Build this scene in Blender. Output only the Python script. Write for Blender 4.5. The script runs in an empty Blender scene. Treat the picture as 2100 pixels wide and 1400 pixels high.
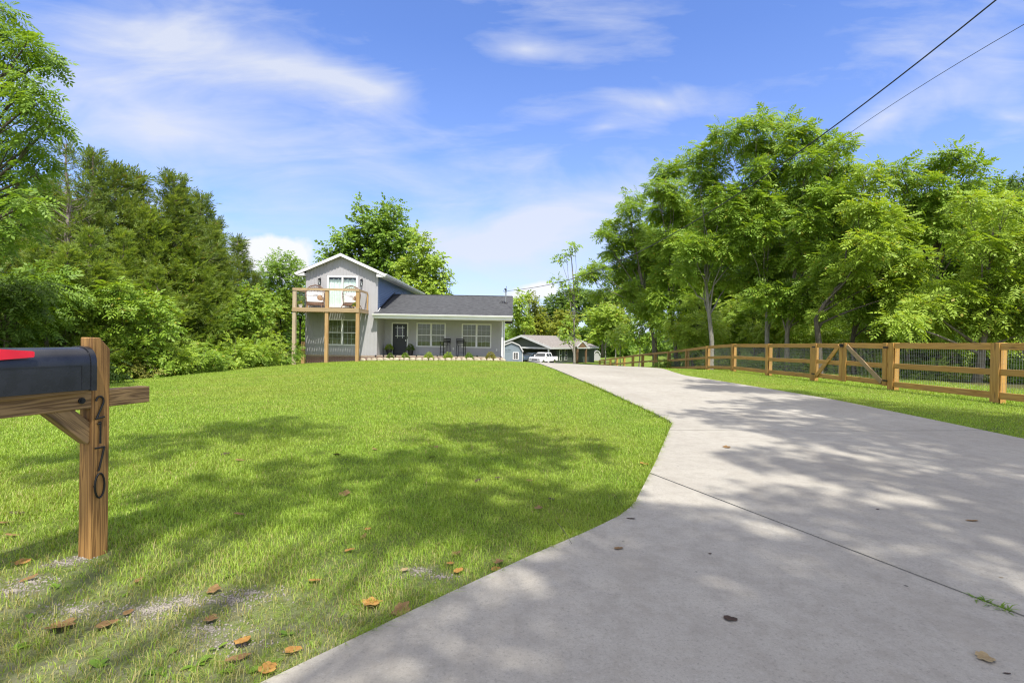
import bpy, bmesh, math, random
import numpy as np
from mathutils import Vector, Matrix, Euler

SC = bpy.context.scene
COL = SC.collection
rad = math.radians

# ------------------------------------------------------------------ camera
CAM_H = 1.2
PITCH = math.atan(7 / 1050.0)
ROLL = rad(1.0)
cam_data = bpy.data.cameras.new("camera")
cam_data.lens = 18.0
cam_data.sensor_width = 36.0
cam_data.clip_start = 0.05
cam_data.clip_end = 3000.0
cam = bpy.data.objects.new("camera", cam_data)
COL.objects.link(cam)
CAM_R = Matrix.Rotation(math.pi / 2 - PITCH, 3, 'X') @ Matrix.Rotation(ROLL, 3, 'Z')
cam.matrix_world = Matrix.Translation((0, 0, CAM_H)) @ CAM_R.to_4x4()
SC.camera = cam


def ray(px, py):
    return CAM_R @ Vector(((px - 1050) / 1050.0, (700 - py) / 1050.0, -1.0))


def at(px, py, Y):
    """the point at distance Y seen at a pixel of the 2100 wide photograph (used to survey the place)"""
    d = ray(px, py)
    return Vector((0, 0, CAM_H)) + d * (Y / d.y)


def on_x(px, py, X):
    d = ray(px, py)
    return Vector((0, 0, CAM_H)) + d * (X / d.x)


def gr(px, py, z=0.0):
    d = ray(px, py)
    return Vector((0, 0, CAM_H)) + d * ((z - CAM_H) / d.z)


# ------------------------------------------------------------------ light
SUN_TO = Vector((0.17, -0.55, 1.0)).normalized()
sun_d = bpy.data.lights.new("sun", 'SUN')
sun_d.energy = 4.3
sun_d.angle = rad(0.53)
sun_d.color = (1.0, 0.955, 0.88)
sun = bpy.data.objects.new("sun", sun_d)
sun.rotation_euler = SUN_TO.to_track_quat('Z', 'Y').to_euler()
sun.location = (20, -60, 110)
COL.objects.link(sun)

SC.view_settings.view_transform = 'Standard'
SC.view_settings.look = 'None'
SC.view_settings.gamma = 1.0
SC.view_settings.use_curve_mapping = False
SC.view_settings.exposure = 0.72
SC.render.engine = 'CYCLES'
SC.cycles.use_denoising = True
SC.cycles.denoiser = 'OPENIMAGEDENOISE'
SC.cycles.denoising_input_passes = 'RGB_ALBEDO_NORMAL'
SC.cycles.denoising_prefilter = 'ACCURATE'
SC.cycles.use_adaptive_sampling = False
SC.cycles.pixel_filter_type = 'BLACKMAN_HARRIS'
SC.cycles.filter_width = 1.2
SC.cycles.max_bounces = 8
SC.cycles.diffuse_bounces = 4
SC.cycles.transparent_max_bounces = 16
SC.cycles.transmission_bounces = 6
SC.cycles.sample_clamp_indirect = 6.0


class NT:
    """small helper for node trees"""
    def __init__(self, tree):
        self.t = tree
        tree.nodes.clear()

    def n(self, kind, **kw):
        nd = self.t.nodes.new(kind)
        for k, v in kw.items():
            setattr(nd, k, v)
        return nd

    def l(self, a, b):
        self.t.links.new(a, b)

    def math(self, op, a, b=None, clamp=False):
        nd = self.n('ShaderNodeMath', operation=op, use_clamp=clamp)
        for i, v in enumerate((a, b)):
            if v is None:
                continue
            if isinstance(v, (int, float)):
                nd.inputs[i].default_value = v
            else:
                self.l(v, nd.inputs[i])
        return nd.outputs[0]

    def mix(self, fac, a, b, blend='MIX'):
        nd = self.n('ShaderNodeMix', data_type='RGBA', blend_type=blend)
        for sock, v in ((nd.inputs[0], fac), (nd.inputs[6], a), (nd.inputs[7], b)):
            if isinstance(v, (int, float)):
                sock.default_value = v
            elif isinstance(v, (tuple, list)):
                sock.default_value = tuple(v) + ((1.0,) if len(v) == 3 else ())
            else:
                self.l(v, sock)
        return nd.outputs[2]

    def ramp(self, fac, stops):
        nd = self.n('ShaderNodeValToRGB')
        cr = nd.color_ramp
        while len(cr.elements) < len(stops):
            cr.elements.new(0.5)
        for e, (p, c) in zip(cr.elements, stops):
            e.position = p
            e.color = tuple(c) + ((1.0,) if len(c) == 3 else ()) if isinstance(c, (tuple, list)) else (c, c, c, 1)
        self.l(fac, nd.inputs[0])
        return nd.outputs[0]

    def noise(self, vec, scale, detail=4, rough=0.55, dist=0.0):
        nd = self.n('ShaderNodeTexNoise')
        nd.inputs['Scale'].default_value = scale
        nd.inputs['Detail'].default_value = detail
        nd.inputs['Roughness'].default_value = rough
        nd.inputs['Distortion'].default_value = dist
        if vec is not None:
            self.l(vec, nd.inputs['Vector'])
        return nd.outputs['Fac']

    def mapping(self, vec, scale=(1, 1, 1), rot=(0, 0, 0), loc=(0, 0, 0), kind='POINT'):
        nd = self.n('ShaderNodeMapping', vector_type=kind)
        nd.inputs['Scale'].default_value = scale
        nd.inputs['Rotation'].default_value = rot
        nd.inputs['Location'].default_value = loc
        self.l(vec, nd.inputs['Vector'])
        return nd.outputs[0]


# ------------------------------------------------------------------ sky with thin summer clouds
world = bpy.data.worlds.new("World")
SC.world = world
world.use_nodes = True
w = NT(world.node_tree)
sky = w.n('ShaderNodeTexSky', sky_type='NISHITA')
sky.sun_disc = False
sky.sun_elevation = math.asin(SUN_TO.z)
sky.sun_rotation = math.atan2(SUN_TO.x, SUN_TO.y)
sky.air_density = 1.0
sky.dust_density = 0.6
sky.ozone_density = 2.5
tint = w.mix(1.0, sky.outputs[0], (0.87, 0.99, 1.40), 'MULTIPLY')
tc = w.n('ShaderNodeTexCoord')
sep = w.n('ShaderNodeSeparateXYZ')
w.l(tc.outputs['Generated'], sep.inputs[0])
ya = w.math('MAXIMUM', w.math('ABSOLUTE', sep.outputs[1]), 0.12)
u = w.math('DIVIDE', sep.outputs[0], ya)
v = w.math('DIVIDE', sep.outputs[2], ya)
cmb = w.n('ShaderNodeCombineXYZ')
w.l(u, cmb.inputs[0])
w.l(v, cmb.inputs[1])
uv = cmb.outputs[0]
# streaky noise for the cirrus, rounder noise for the low cumulus
streak = w.noise(w.mapping(uv, scale=(1.3, 4.2, 1), rot=(0, 0, rad(14))), 2.2, 7, 0.55, 0.8)
fine = w.noise(w.mapping(uv, scale=(1.6, 7.0, 1), rot=(0, 0, rad(10))), 5.0, 6, 0.6, 0.6)
cir = w.math('MULTIPLY', w.ramp(streak, [(0.30, 0.0), (0.68, 1.0)]), w.ramp(fine, [(0.1, 0.45), (0.7, 1.0)]))
lump = w.noise(uv, 22, 5, 0.55, 0.2)
wn = w.n('ShaderNodeTexNoise')
wn.inputs['Scale'].default_value = 3.0
wn.inputs['Detail'].default_value = 5
w.l(uv, wn.inputs['Vector'])
wsub = w.n('ShaderNodeVectorMath', operation='SUBTRACT')
w.l(wn.outputs['Color'], wsub.inputs[0])
wsub.inputs[1].default_value = (0.5, 0.5, 0.5)
wmul = w.n('ShaderNodeVectorMath', operation='MULTIPLY')
w.l(wsub.outputs[0], wmul.inputs[0])
wmul.inputs[1].default_value = (0.22, 0.10, 0.0)
wadd = w.n('ShaderNodeVectorMath', operation='ADD')
w.l(uv, wadd.inputs[0])
w.l(wmul.outputs[0], wadd.inputs[1])
uvw = wadd.outputs[0]


def blob(px, py, rx, ry, ang=0.0, amp=1.0):
    """a soft elliptic patch of sky, centre and radii in the photograph's pixels"""
    d = ray(px, py)
    m = w.mapping(uvw, scale=(rx / 1050.0, ry / 1050.0, 1.0), rot=(0, 0, rad(ang)), loc=(d.x / d.y, d.z / d.y, 0), kind='TEXTURE')
    g = w.n('ShaderNodeTexGradient', gradient_type='QUADRATIC_SPHERE')
    w.l(m, g.inputs[0])
    return w.math('MULTIPLY', g.outputs[1], amp)


def total(items):
    s = items[0]
    for it in items[1:]:
        s = w.math('ADD', s, it)
    return s


veil = total([
    blob(330, 50, 500, 230, -6, .95), blob(230, 195, 580, 210, -4, 1.15), blob(560, 150, 460, 110, -14, 1.0),
    blob(720, 180, 300, 80, -12, 1.1), blob(330, 275, 420, 90, 0, 1.2), blob(1090, 100, 190, 50, -4, 1.1),
    blob(1330, 205, 210, 60, -6, 1.1), blob(1245, 265, 150, 45, 8, .9), blob(1840, 245, 380, 70, 22, .9),
    blob(2020, 110, 420, 220, 20, .75), blob(1150, 440, 560, 110, 14, 1.25), blob(980, 500, 380, 70, 2, .9),
    blob(1220, 40, 240, 70, 0, .55), blob(620, 350, 700, 170, 0, .5), blob(1050, 560, 1700, 330, 0, .75),
    blob(2050, 250, 180, 50, 0, .6)])
veil = w.ramp(w.math('ADD', w.math('MULTIPLY', veil, 0.80), w.math('MULTIPLY', w.math('SUBTRACT', cir, 0.5), 0.8)), [(0.0, 0.0), (0.5, 0.5), (1.1, 1.0)])
cum = total([blob(600, 520, 110, 90, 0, 1.5), blob(530, 505, 130, 70, 0, 1.0), blob(560, 550, 200, 70, 0, .9),
             blob(1095, 598, 90, 45, 0, 1.1), blob(1250, 590, 140, 60, 0, .7), blob(1040, 595, 140, 45, 0, .7)])
cumd = w.math('MULTIPLY', w.ramp(w.math('ADD', cum, w.math('MULTIPLY', w.math('SUBTRACT', lump, 0.5), 0.9)), [(0.38, 0.0), (0.72, 1.0)]), 0.9)
front = w.ramp(sep.outputs[1], [(0.02, 0.0), (0.2, 1.0)])
hz = w.ramp(sep.outputs[2], [(0.0, 0.45), (0.25, 0.14), (0.5, 0.0)])
c1 = w.mix(hz, tint, (3.3, 3.8, 4.9))
c2 = w.mix(w.math('MULTIPLY', w.math('MULTIPLY', veil, front), 0.85), c1, (4.15, 4.35, 4.9))
c3 = w.mix(w.math('MULTIPLY', cumd, front), c2, (5.2, 5.2, 5.3))
# unseen bright broken cloud, added overhead and behind the viewer to fill the shade
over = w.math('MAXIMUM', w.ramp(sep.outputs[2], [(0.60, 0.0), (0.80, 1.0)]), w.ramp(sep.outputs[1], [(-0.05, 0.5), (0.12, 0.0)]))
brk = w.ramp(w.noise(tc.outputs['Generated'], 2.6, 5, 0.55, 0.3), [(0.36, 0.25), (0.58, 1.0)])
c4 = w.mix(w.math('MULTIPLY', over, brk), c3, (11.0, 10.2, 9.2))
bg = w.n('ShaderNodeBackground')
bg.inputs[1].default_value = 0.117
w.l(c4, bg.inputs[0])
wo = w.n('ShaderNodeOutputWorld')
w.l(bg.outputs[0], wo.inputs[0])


# ------------------------------------------------------------------ materials
def material(name):
    m = bpy.data.materials.new(name)
    m.use_nodes = True
    t = NT(m.node_tree)
    out = t.n('ShaderNodeOutputMaterial')
    return m, t, out


def principled(t, out, color, rough=0.6, metal=0.0, spec=0.5, normal=None):
    b = t.n('ShaderNodeBsdfPrincipled')
    if isinstance(color, (tuple, list)):
        b.inputs['Base Color'].default_value = tuple(color) + ((1,) if len(color) == 3 else ())
    else:
        t.l(color, b.inputs['Base Color'])
    if isinstance(rough, (int, float)):
        b.inputs['Roughness'].default_value = rough
    else:
        t.l(rough, b.inputs['Roughness'])
    b.inputs['Metallic'].default_value = metal
    b.inputs['Specular IOR Level'].default_value = spec
    if normal is not None:
        t.l(normal, b.inputs['Normal'])
    if out is not None:
        t.l(b.outputs[0], out.inputs[0])
    return b


def bump(t, height, strength=0.3, dist=0.02):
    b = t.n('ShaderNodeBump')
    b.inputs['Strength'].default_value = strength
    b.inputs['Distance'].default_value = dist
    t.l(height, b.inputs['Height'])
    return b.outputs[0]


def objco(t):
    return t.n('ShaderNodeTexCoord').outputs['Object']


def geopos(t):
    return t.n('ShaderNodeNewGeometry').outputs['Position']


def paint(name, color, rough=0.5, metal=0.0, var=0.12, scale=6.0, bumpiness=0.05, spec=0.5):
    m, t, out = material(name)
    co = objco(t)
    n1 = t.noise(co, scale, 5)
    dark = tuple(c * (1 - var) for c in color)
    lite = tuple(min(1, c * (1 + var)) for c in color)
    col = t.ramp(n1, [(0.3, dark), (0.7, lite)])
    r = t.math('ADD', t.math('MULTIPLY', n1, 0.2), rough - 0.1)
    principled(t, out, col, r, metal, spec, bump(t, t.noise(co, scale * 14, 3), bumpiness, 0.01))
    return m


def wood(name, c_dark, c_light, axis='Z', rough=0.65, grain=1.0, weather=0.25):
    """planed lumber: rings stretched along one axis, knots, weathering"""
    m, t, out = material(name)
    co = objco(t)
    sc = {'X': (0.35, 9, 9), 'Y': (9, 0.35, 9), 'Z': (9, 9, 0.35)}[axis]
    mp = t.mapping(co, scale=tuple(s * grain for s in sc))
    nz = t.noise(mp, 1.2, 3, 0.5, 0.4)
    wv = t.math('SINE', t.math('MULTIPLY', nz, 46.0))
    ring = t.ramp(t.math('ADD', t.math('MULTIPLY', wv, 0.5), 0.5), [(0.0, 0.0), (0.55, 0.75), (1.0, 1.0)])
    fib = t.noise(t.mapping(mp, scale=(5, 5, 5)), 3.0, 4, 0.7)
    vo = t.n('ShaderNodeTexVoronoi')
    vo.inputs['Scale'].default_value = 1.0
    t.l(t.mapping(co, scale={'X': (1.6, 7, 7), 'Y': (7, 1.6, 7), 'Z': (7, 7, 1.6)}[axis]), vo.inputs['Vector'])
    knot = t.ramp(vo.outputs['Distance'], [(0.10, 1.0), (0.17, 0.0)])
    base = t.mix(t.math('ADD', t.math('MULTIPLY', ring, 0.6), t.math('MULTIPLY', fib, 0.4)), c_dark, c_light)
    base = t.mix(t.math('MULTIPLY', knot, 0.75), base, tuple(c * 0.4 for c in c_dark))
    big = t.noise(co, 1.7, 4)
    base = t.mix(t.math('MULTIPLY', t.ramp(big, [(0.4, 0.0), (0.75, 1.0)]), weather), base, (0.30, 0.25, 0.18))
    oi = t.n('ShaderNodeObjectInfo')
    base = t.mix(t.math('MULTIPLY', oi.outputs['Random'], 0.50), base, tuple(c * 0.55 for c in c_light))
    principled(t, out, base, rough, 0, 0.35, bump(t, t.math('ADD', ring, fib), 0.35, 0.004))
    return m


def leaf_mat(name, c_a, c_b, trans=0.42, clump=0.7, c_c=None, rough=0.5):
    """foliage: colour varies leaf by leaf and clump by clump, light shines through"""
    m, t, out = material(name)
    g = t.n('ShaderNodeNewGeometry')
    ri = g.outputs['Random Per Island']
    n = t.noise(g.outputs['Position'], clump, 3, 0.5)
    f = t.math('ADD', t.math('MULTIPLY', ri, 0.6), t.math('MULTIPLY', t.ramp(n, [(0.3, 0.0), (0.7, 1.0)]), 0.4))
    col = t.mix(f, c_a, c_b)
    if c_c is not None:
        col = t.mix(t.ramp(ri, [(0.96, 0.0), (0.99, 0.8)]), col, c_c)
    b = principled(t, None, col, rough, 0, 0.3)
    tr = t.n('ShaderNodeBsdfTranslucent')
    t.l(t.mix(1.0, col, (1.25, 1.15, 0.5), 'MULTIPLY'), tr.inputs[0])
    ms = t.n('ShaderNodeMixShader')
    ms.inputs[0].default_value = trans
    t.l(b.outputs[0], ms.inputs[1])
    t.l(tr.outputs[0], ms.inputs[2])
    t.l(ms.outputs[0], out.inputs[0])
    return m


def bark_mat(name, a, b):
    m, t, out = material(name)
    co = objco(t)
    n = t.noise(t.mapping(co, scale=(9, 9, 1.8)), 2.0, 6, 0.65, 0.5)
    n2 = t.noise(co, 1.5, 3)
    col = t.mix(t.ramp(n, [(0.3, 0), (0.7, 1)]), a, b)
    col = t.mix(t.math('MULTIPLY', t.ramp(n2, [(0.5, 0), (0.7, 1)]), 0.35), col, (0.10, 0.12, 0.06))
    principled(t, out, col, 0.9, 0, 0.2, bump(t, n, 0.8, 0.03))
    return m


M = {}
M['leaf_walnut'] = leaf_mat('walnut_leaves', (0.134, 0.250, 0.022), (0.317, 0.451, 0.054), c_c=(0.30, 0.24, 0.03))
M['leaf_bright'] = leaf_mat('bright_leaves', (0.183, 0.299, 0.027), (0.378, 0.500, 0.063), c_c=(0.34, 0.26, 0.03))
M['leaf_dark'] = leaf_mat('dark_leaves', (0.067, 0.134, 0.017), (0.152, 0.238, 0.034), trans=0.48)
M['leaf_mid'] = leaf_mat('mid_leaves', (0.104, 0.207, 0.022), (0.250, 0.378, 0.046))
M['leaf_cedar'] = leaf_mat('cedar_sprays', (0.076, 0.129, 0.024), (0.231, 0.312, 0.063), trans=0.48, c_c=(0.20, 0.13, 0.05))
M['leaf_cedar_light'] = leaf_mat('light_cedar_sprays', (0.113, 0.184, 0.025), (0.302, 0.408, 0.070), trans=0.48, c_c=(0.24, 0.17, 0.05))
M['leaf_yellow'] = leaf_mat('yellowing_leaves', (0.15, 0.21, 0.016), (0.30, 0.33, 0.034), c_c=(0.36, 0.28, 0.03))
M['leaf_olive'] = leaf_mat('pale_weeds', (0.15, 0.17, 0.03), (0.30, 0.29, 0.06), trans=0.35, c_c=(0.35, 0.28, 0.10))
M['bark'] = bark_mat('grey_bark', (0.10, 0.085, 0.065), (0.26, 0.23, 0.18))
M['bark_dark'] = bark_mat('dark_bark', (0.05, 0.042, 0.032), (0.14, 0.12, 0.09))
M['bark_pale'] = bark_mat('pale_bark', (0.15, 0.135, 0.11), (0.33, 0.31, 0.265))
M['cedar_bark'] = bark_mat('cedar_bark', (0.13, 0.10, 0.08), (0.33, 0.28, 0.23))
M['fence_x'] = wood('fence_wood_cross', (0.31, 0.155, 0.032), (0.57, 0.325, 0.078), 'X', weather=0.15)
M['fence_y'] = wood('fence_wood_along', (0.31, 0.155, 0.032), (0.57, 0.325, 0.078), 'Y', weather=0.15)
M['fence_z'] = wood('fence_wood_upright', (0.31, 0.155, 0.032), (0.57, 0.325, 0.078), 'Z', weather=0.15)
M['brace_grey'] = wood('greyed_brace_wood', (0.27, 0.17, 0.075), (0.42, 0.29, 0.14), 'Y', weather=0.4)
M['deck_x'] = wood('deck_wood_cross', (0.33, 0.21, 0.10), (0.55, 0.40, 0.22), 'X', weather=0.5)
M['deck_y'] = wood('deck_wood_along', (0.30, 0.20, 0.11), (0.50, 0.36, 0.20), 'Y', weather=0.5)
M['deck_z'] = wood('deck_wood_upright', (0.34, 0.19, 0.07), (0.56, 0.36, 0.15), 'Z', weather=0.3)
M['deck_pale'] = wood('weathered_deck_wood', (0.40, 0.31, 0.20), (0.62, 0.50, 0.34), 'Z', weather=0.5)
M['post_z'] = wood('mailbox_wood_upright', (0.120, 0.052, 0.013), (0.45, 0.245, 0.075), 'Z', grain=2.2, weather=0.10)
M['post_y'] = wood('mailbox_wood_along', (0.09, 0.05, 0.025), (0.36, 0.24, 0.12), 'Y', grain=2.2, weather=0.5)
M['siding'] = paint('grey_vinyl_siding', (0.395, 0.388, 0.392), 0.55, 0, 0.05, 1.2, 0.03, 0.3)
M['blue_siding'] = paint('blue_vinyl_siding', (0.135, 0.190, 0.305), 0.5, 0, 0.08, 1.0, 0.03, 0.3)
M['white'] = paint('white_trim', (0.73, 0.725, 0.705), 0.45, 0, 0.04, 2.0, 0.02)
M['soffit'] = paint('white_soffit', (0.74, 0.72, 0.66), 0.6, 0, 0.04, 2.0, 0.02)
M['black_door'] = paint('black_door_paint', (0.018, 0.020, 0.024), 0.4, 0, 0.2, 3.0, 0.03)
M['black_metal'] = paint('black_metal', (0.014, 0.014, 0.015), 0.4, 0.3, 0.2, 20, 0.05)
M['steel'] = paint('brushed_steel', (0.55, 0.55, 0.53), 0.35, 0.9, 0.1, 20, 0.03)
M['wire'] = paint('galvanised_wire', (0.42, 0.43, 0.40), 0.5, 0.5, 0.2, 20, 0.0)
M['cable'] = paint('black_cable', (0.02, 0.02, 0.022), 0.6, 0, 0.1, 3, 0.0)
M['curtain'] = paint('white_curtain', (0.74, 0.80, 0.76), 0.9, 0, 0.08, 3, 0.1)
M['blind'] = paint('window_blind', (0.20, 0.20, 0.115), 0.7, 0, 0.1, 3, 0.05)
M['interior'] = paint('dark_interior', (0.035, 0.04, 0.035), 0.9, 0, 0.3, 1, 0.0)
M['wicker'] = paint('brown_wicker', (0.16, 0.085, 0.05), 0.7, 0, 0.35, 40, 0.5)
M['cushion'] = paint('white_cushion', (0.74, 0.71, 0.66), 0.9, 0, 0.06, 6, 0.2)
M['pillow'] = paint('brown_pillow', (0.25, 0.15, 0.08), 0.9, 0, 0.2, 10, 0.2)
M['pot'] = paint('dark_planter', (0.035, 0.032, 0.03), 0.5, 0, 0.2, 8, 0.1)
M['white_pot'] = paint('white_ceramic', (0.78, 0.77, 0.74), 0.35, 0, 0.05, 8, 0.02)
M['stone'] = paint('pale_edging_stone', (0.40, 0.345, 0.25), 0.85, 0, 0.22, 7, 0.5)
M['gravel'] = paint('grey_gravel', (0.24, 0.215, 0.18), 0.9, 0, 0.3, 30, 0.3)
M['flower'] = paint('yellow_petals', (0.75, 0.52, 0.03), 0.6, 0, 0.2, 20, 0.1)
M['box_metal'] = paint('dark_mailbox_enamel', (0.030, 0.032, 0.038), 0.27, 0.35, 0.25, 9, 0.05)
M['red'] = paint('red_plastic', (0.72, 0.012, 0.035), 0.4, 0, 0.08, 9, 0.03)
M['green_house'] = paint('dark_green_siding', (0.055, 0.068, 0.05), 0.7, 0, 0.12, 2, 0.05)
M['grey_blue'] = paint('grey_blue_shed_siding', (0.18, 0.225, 0.255), 0.6, 0, 0.06, 2, 0.05)
M['car_white'] = paint('white_car_paint', (0.80, 0.80, 0.78), 0.25, 0, 0.03, 2, 0.0)
M['car_blue'] = paint('slate_blue_car_paint', (0.10, 0.14, 0.19), 0.25, 0.4, 0.08, 2, 0.0)
M['car_glass'] = paint('dark_car_glass', (0.02, 0.025, 0.028), 0.08, 0, 0.1, 2, 0.0)
M['tyre'] = paint('tyre_rubber', (0.02, 0.02, 0.02), 0.8, 0, 0.2, 20, 0.1)
M['chrome'] = paint('chrome', (0.6, 0.6, 0.6), 0.2, 1.0, 0.05, 9, 0.0)
M['far_white'] = paint('weathered_white_trim', (0.52, 0.52, 0.50), 0.6, 0, 0.05, 2, 0.02)
M['beam'] = paint('stained_timber', (0.19, 0.11, 0.055), 0.7, 0, 0.2, 9, 0.1)


def glass_mat():
    m, t, out = material('window_glass')
    tr = t.n('ShaderNodeBsdfTransparent')
    tr.inputs[0].default_value = (0.95, 0.98, 0.96, 1)
    gl = t.n('ShaderNodeBsdfGlossy')
    gl.inputs['Roughness'].default_value = 0.02
    lw_ = t.n('ShaderNodeLayerWeight')
    lw_.inputs[0].default_value = 0.5
    ms = t.n('ShaderNodeMixShader')
    t.l(t.math('ADD', t.math('MULTIPLY', t.math('POWER', lw_.outputs['Facing'], 4.0), 0.8), 0.035), ms.inputs[0])
    t.l(tr.outputs[0], ms.inputs[1])
    t.l(gl.outputs[0], ms.inputs[2])
    t.l(ms.outputs[0], out.inputs[0])
    return m


M['glass'] = glass_mat()


def shingle_mat(name, c1, c2, course=0.14):
    m, t, out = material(name)
    co = objco(t)
    br = t.n('ShaderNodeTexBrick')
    br.offset = 0.37
    br.inputs['Color1'].default_value = tuple(c1) + (1,)
    br.inputs['Color2'].default_value = tuple(c2) + (1,)
    br.inputs['Mortar'].default_value = tuple(c * 0.45 for c in c1) + (1,)
    br.inputs['Scale'].default_value = 1.0
    br.inputs['Mortar Size'].default_value = 0.006
    br.inputs['Bias'].default_value = 0.0
    br.inputs['Brick Width'].default_value = 0.27
    br.inputs['Row Height'].default_value = course
    t.l(co, br.inputs['Vector'])
    n = t.noise(t.mapping(co, scale=(2.2, 7, 3)), 1.6, 4, 0.6)
    n2 = t.noise(co, 120, 2)
    col = t.mix(t.ramp(n, [(0.35, 0), (0.65, 1)]), br.outputs['Color'], tuple(c * 1.5 for c in c2))
    col = t.mix(t.math('MULTIPLY', n2, 0.5), col, tuple(c * 0.5 for c in c1))
    principled(t, out, col, 0.9, 0, 0.25, bump(t, t.math('ADD', br.outputs['Fac'], n2), -0.4, 0.01))
    return m


M['shingle'] = shingle_mat('charcoal_shingles', (0.031, 0.032, 0.034), (0.066, 0.068, 0.071))
M['shingle_brown'] = shingle_mat('taupe_shingles', (0.14, 0.125, 0.11), (0.22, 0.20, 0.18), 0.16)


def brick_mat(name, c1, c2, mortar):
    m, t, out = material(name)
    co = t.n('ShaderNodeTexCoord').outputs['Object']
    sep = t.n('ShaderNodeSeparateXYZ')
    t.l(co, sep.inputs[0])
    c = t.n('ShaderNodeCombineXYZ')
    t.l(t.math('ADD', sep.outputs[0], sep.outputs[1]), c.inputs[0])
    t.l(sep.outputs[2], c.inputs[1])
    br = t.n('ShaderNodeTexBrick')
    br.inputs['Color1'].default_value = tuple(c1) + (1,)
    br.inputs['Color2'].default_value = tuple(c2) + (1,)
    br.inputs['Mortar'].default_value = tuple(mortar) + (1,)
    br.inputs['Scale'].default_value = 1.0
    br.inputs['Mortar Size'].default_value = 0.009
    br.inputs['Brick Width'].default_value = 0.21
    br.inputs['Row Height'].default_value = 0.072
    t.l(c.outputs[0], br.inputs['Vector'])
    n = t.noise(co, 9, 4)
    col = t.mix(t.math('MULTIPLY', n, 0.5), br.outputs['Color'], tuple(x * 0.6 for x in c1))
    principled(t, out, col, 0.85, 0, 0.25, bump(t, br.outputs['Fac'], -0.5, 0.01))
    return m


M['brick'] = brick_mat('red_brown_brick', (0.27, 0.135, 0.09), (0.36, 0.20, 0.14), (0.42, 0.38, 0.32))
M['brick_pale'] = brick_mat('tan_brick', (0.44, 0.31, 0.21), (0.54, 0.41, 0.29), (0.52, 0.47, 0.39))


def concrete_mat():
    m, t, out = material('broom_finished_concrete')
    co = geopos(t)
    big = t.noise(co, 0.35, 5, 0.55)
    mid = t.noise(co, 2.6, 5, 0.6)
    fine = t.noise(co, 150, 3, 0.7)
    broom = t.noise(t.mapping(co, scale=(70, 4, 1)), 1.0, 3, 0.6)
    col = t.mix(t.ramp(big, [(0.3, 0), (0.7, 1)]), (0.285, 0.266, 0.224), (0.375, 0.355, 0.305))
    col = t.mix(t.math('MULTIPLY', t.ramp(mid, [(0.45, 0), (0.75, 1)]), 0.5), col, (0.27, 0.25, 0.215))
    mott = t.noise(co, 9.0, 5, 0.7)
    col = t.mix(t.ramp(mott, [(0.36, 0.40), (0.56, 0.0)]), col, (0.215, 0.195, 0.16))
    pore = t.noise(co, 70, 4, 0.75)
    col = t.mix(t.ramp(pore, [(0.32, 0.55), (0.45, 0.0)]), col, (0.15, 0.138, 0.12))
    col = t.mix(t.ramp(pore, [(0.58, 0.0), (0.70, 0.35)]), col, (0.45, 0.435, 0.40))
    col = t.mix(t.ramp(fine, [(0.34, 0.36), (0.52, 0.0)]), col, (0.20, 0.185, 0.17))
    vo = t.n('ShaderNodeTexVoronoi')
    vo.inputs['Scale'].default_value = 5.5
    t.l(co, vo.inputs['Vector'])
    spot = t.ramp(vo.outputs['Distance'], [(0.035, 1.0), (0.06, 0.0)])
    pick = t.ramp(t.noise(co, 4.0, 2), [(0.55, 0), (0.6, 1)])
    col = t.mix(t.math('MULTIPLY', spot, pick), col, (0.06, 0.055, 0.05))
    # tyre-worn stains
    st = t.noise(t.mapping(co, scale=(1.6, 0.25, 1)), 1.1, 5, 0.65, 0.6)
    col = t.mix(t.math('MULTIPLY', t.ramp(st, [(0.50, 0), (0.70, 1)]), 0.40), col, (0.24, 0.215, 0.175))
    h = t.math('ADD', t.math('MULTIPLY', fine, 0.8), t.math('MULTIPLY', broom, 0.6))
    principled(t, out, col, 0.88, 0, 0.25, bump(t, h, 0.28, 0.004))
    return m


M['concrete'] = concrete_mat()


def ground_mat():
    m, t, out = material('lawn_ground')
    co = geopos(t)
    at_b = t.n('ShaderNodeAttribute', attribute_name='bare')
    at_w = t.n('ShaderNodeAttribute', attribute_name='woods')
    big = t.noise(co, 0.22, 4, 0.6)
    mid = t.noise(co, 1.7, 5, 0.65)
    fine = t.noise(co, 38, 5, 0.75)
    fine2 = t.noise(t.mapping(co, scale=(60, 22, 30)), 1.0, 4, 0.7)
    g1 = t.mix(t.ramp(mid, [(0.3, 0), (0.7, 1)]), (0.095, 0.155, 0.016), (0.195, 0.270, 0.036))
    g1 = t.mix(t.ramp(fine, [(0.30, 0.75), (0.55, 0.0)]), g1, (0.045, 0.075, 0.012))
    g1 = t.mix(t.ramp(fine2, [(0.55, 0.0), (0.8, 0.5)]), g1, (0.26, 0.27, 0.07))
    g1 = t.mix(t.math('MULTIPLY', t.ramp(big, [(0.45, 0), (0.7, 1)]), 0.45), g1, (0.24, 0.24, 0.05))
    soil = t.mix(fine, (0.13, 0.10, 0.07), (0.31, 0.285, 0.245))
    col = t.mix(t.math('MULTIPLY', at_b.outputs['Fac'], t.ramp(t.noise(co, 11, 5, 0.7), [(0.35, 0.15), (0.6, 1)])), g1, soil)
    litter = t.mix(fine, (0.045, 0.04, 0.02), (0.13, 0.11, 0.045))
    col = t.mix(at_w.outputs['Fac'], col, litter)
    principled(t, out, col, 0.95, 0, 0.15, bump(t, t.math('ADD', fine, fine2), 0.8, 0.04))
    return m


M['ground'] = ground_mat()


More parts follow.
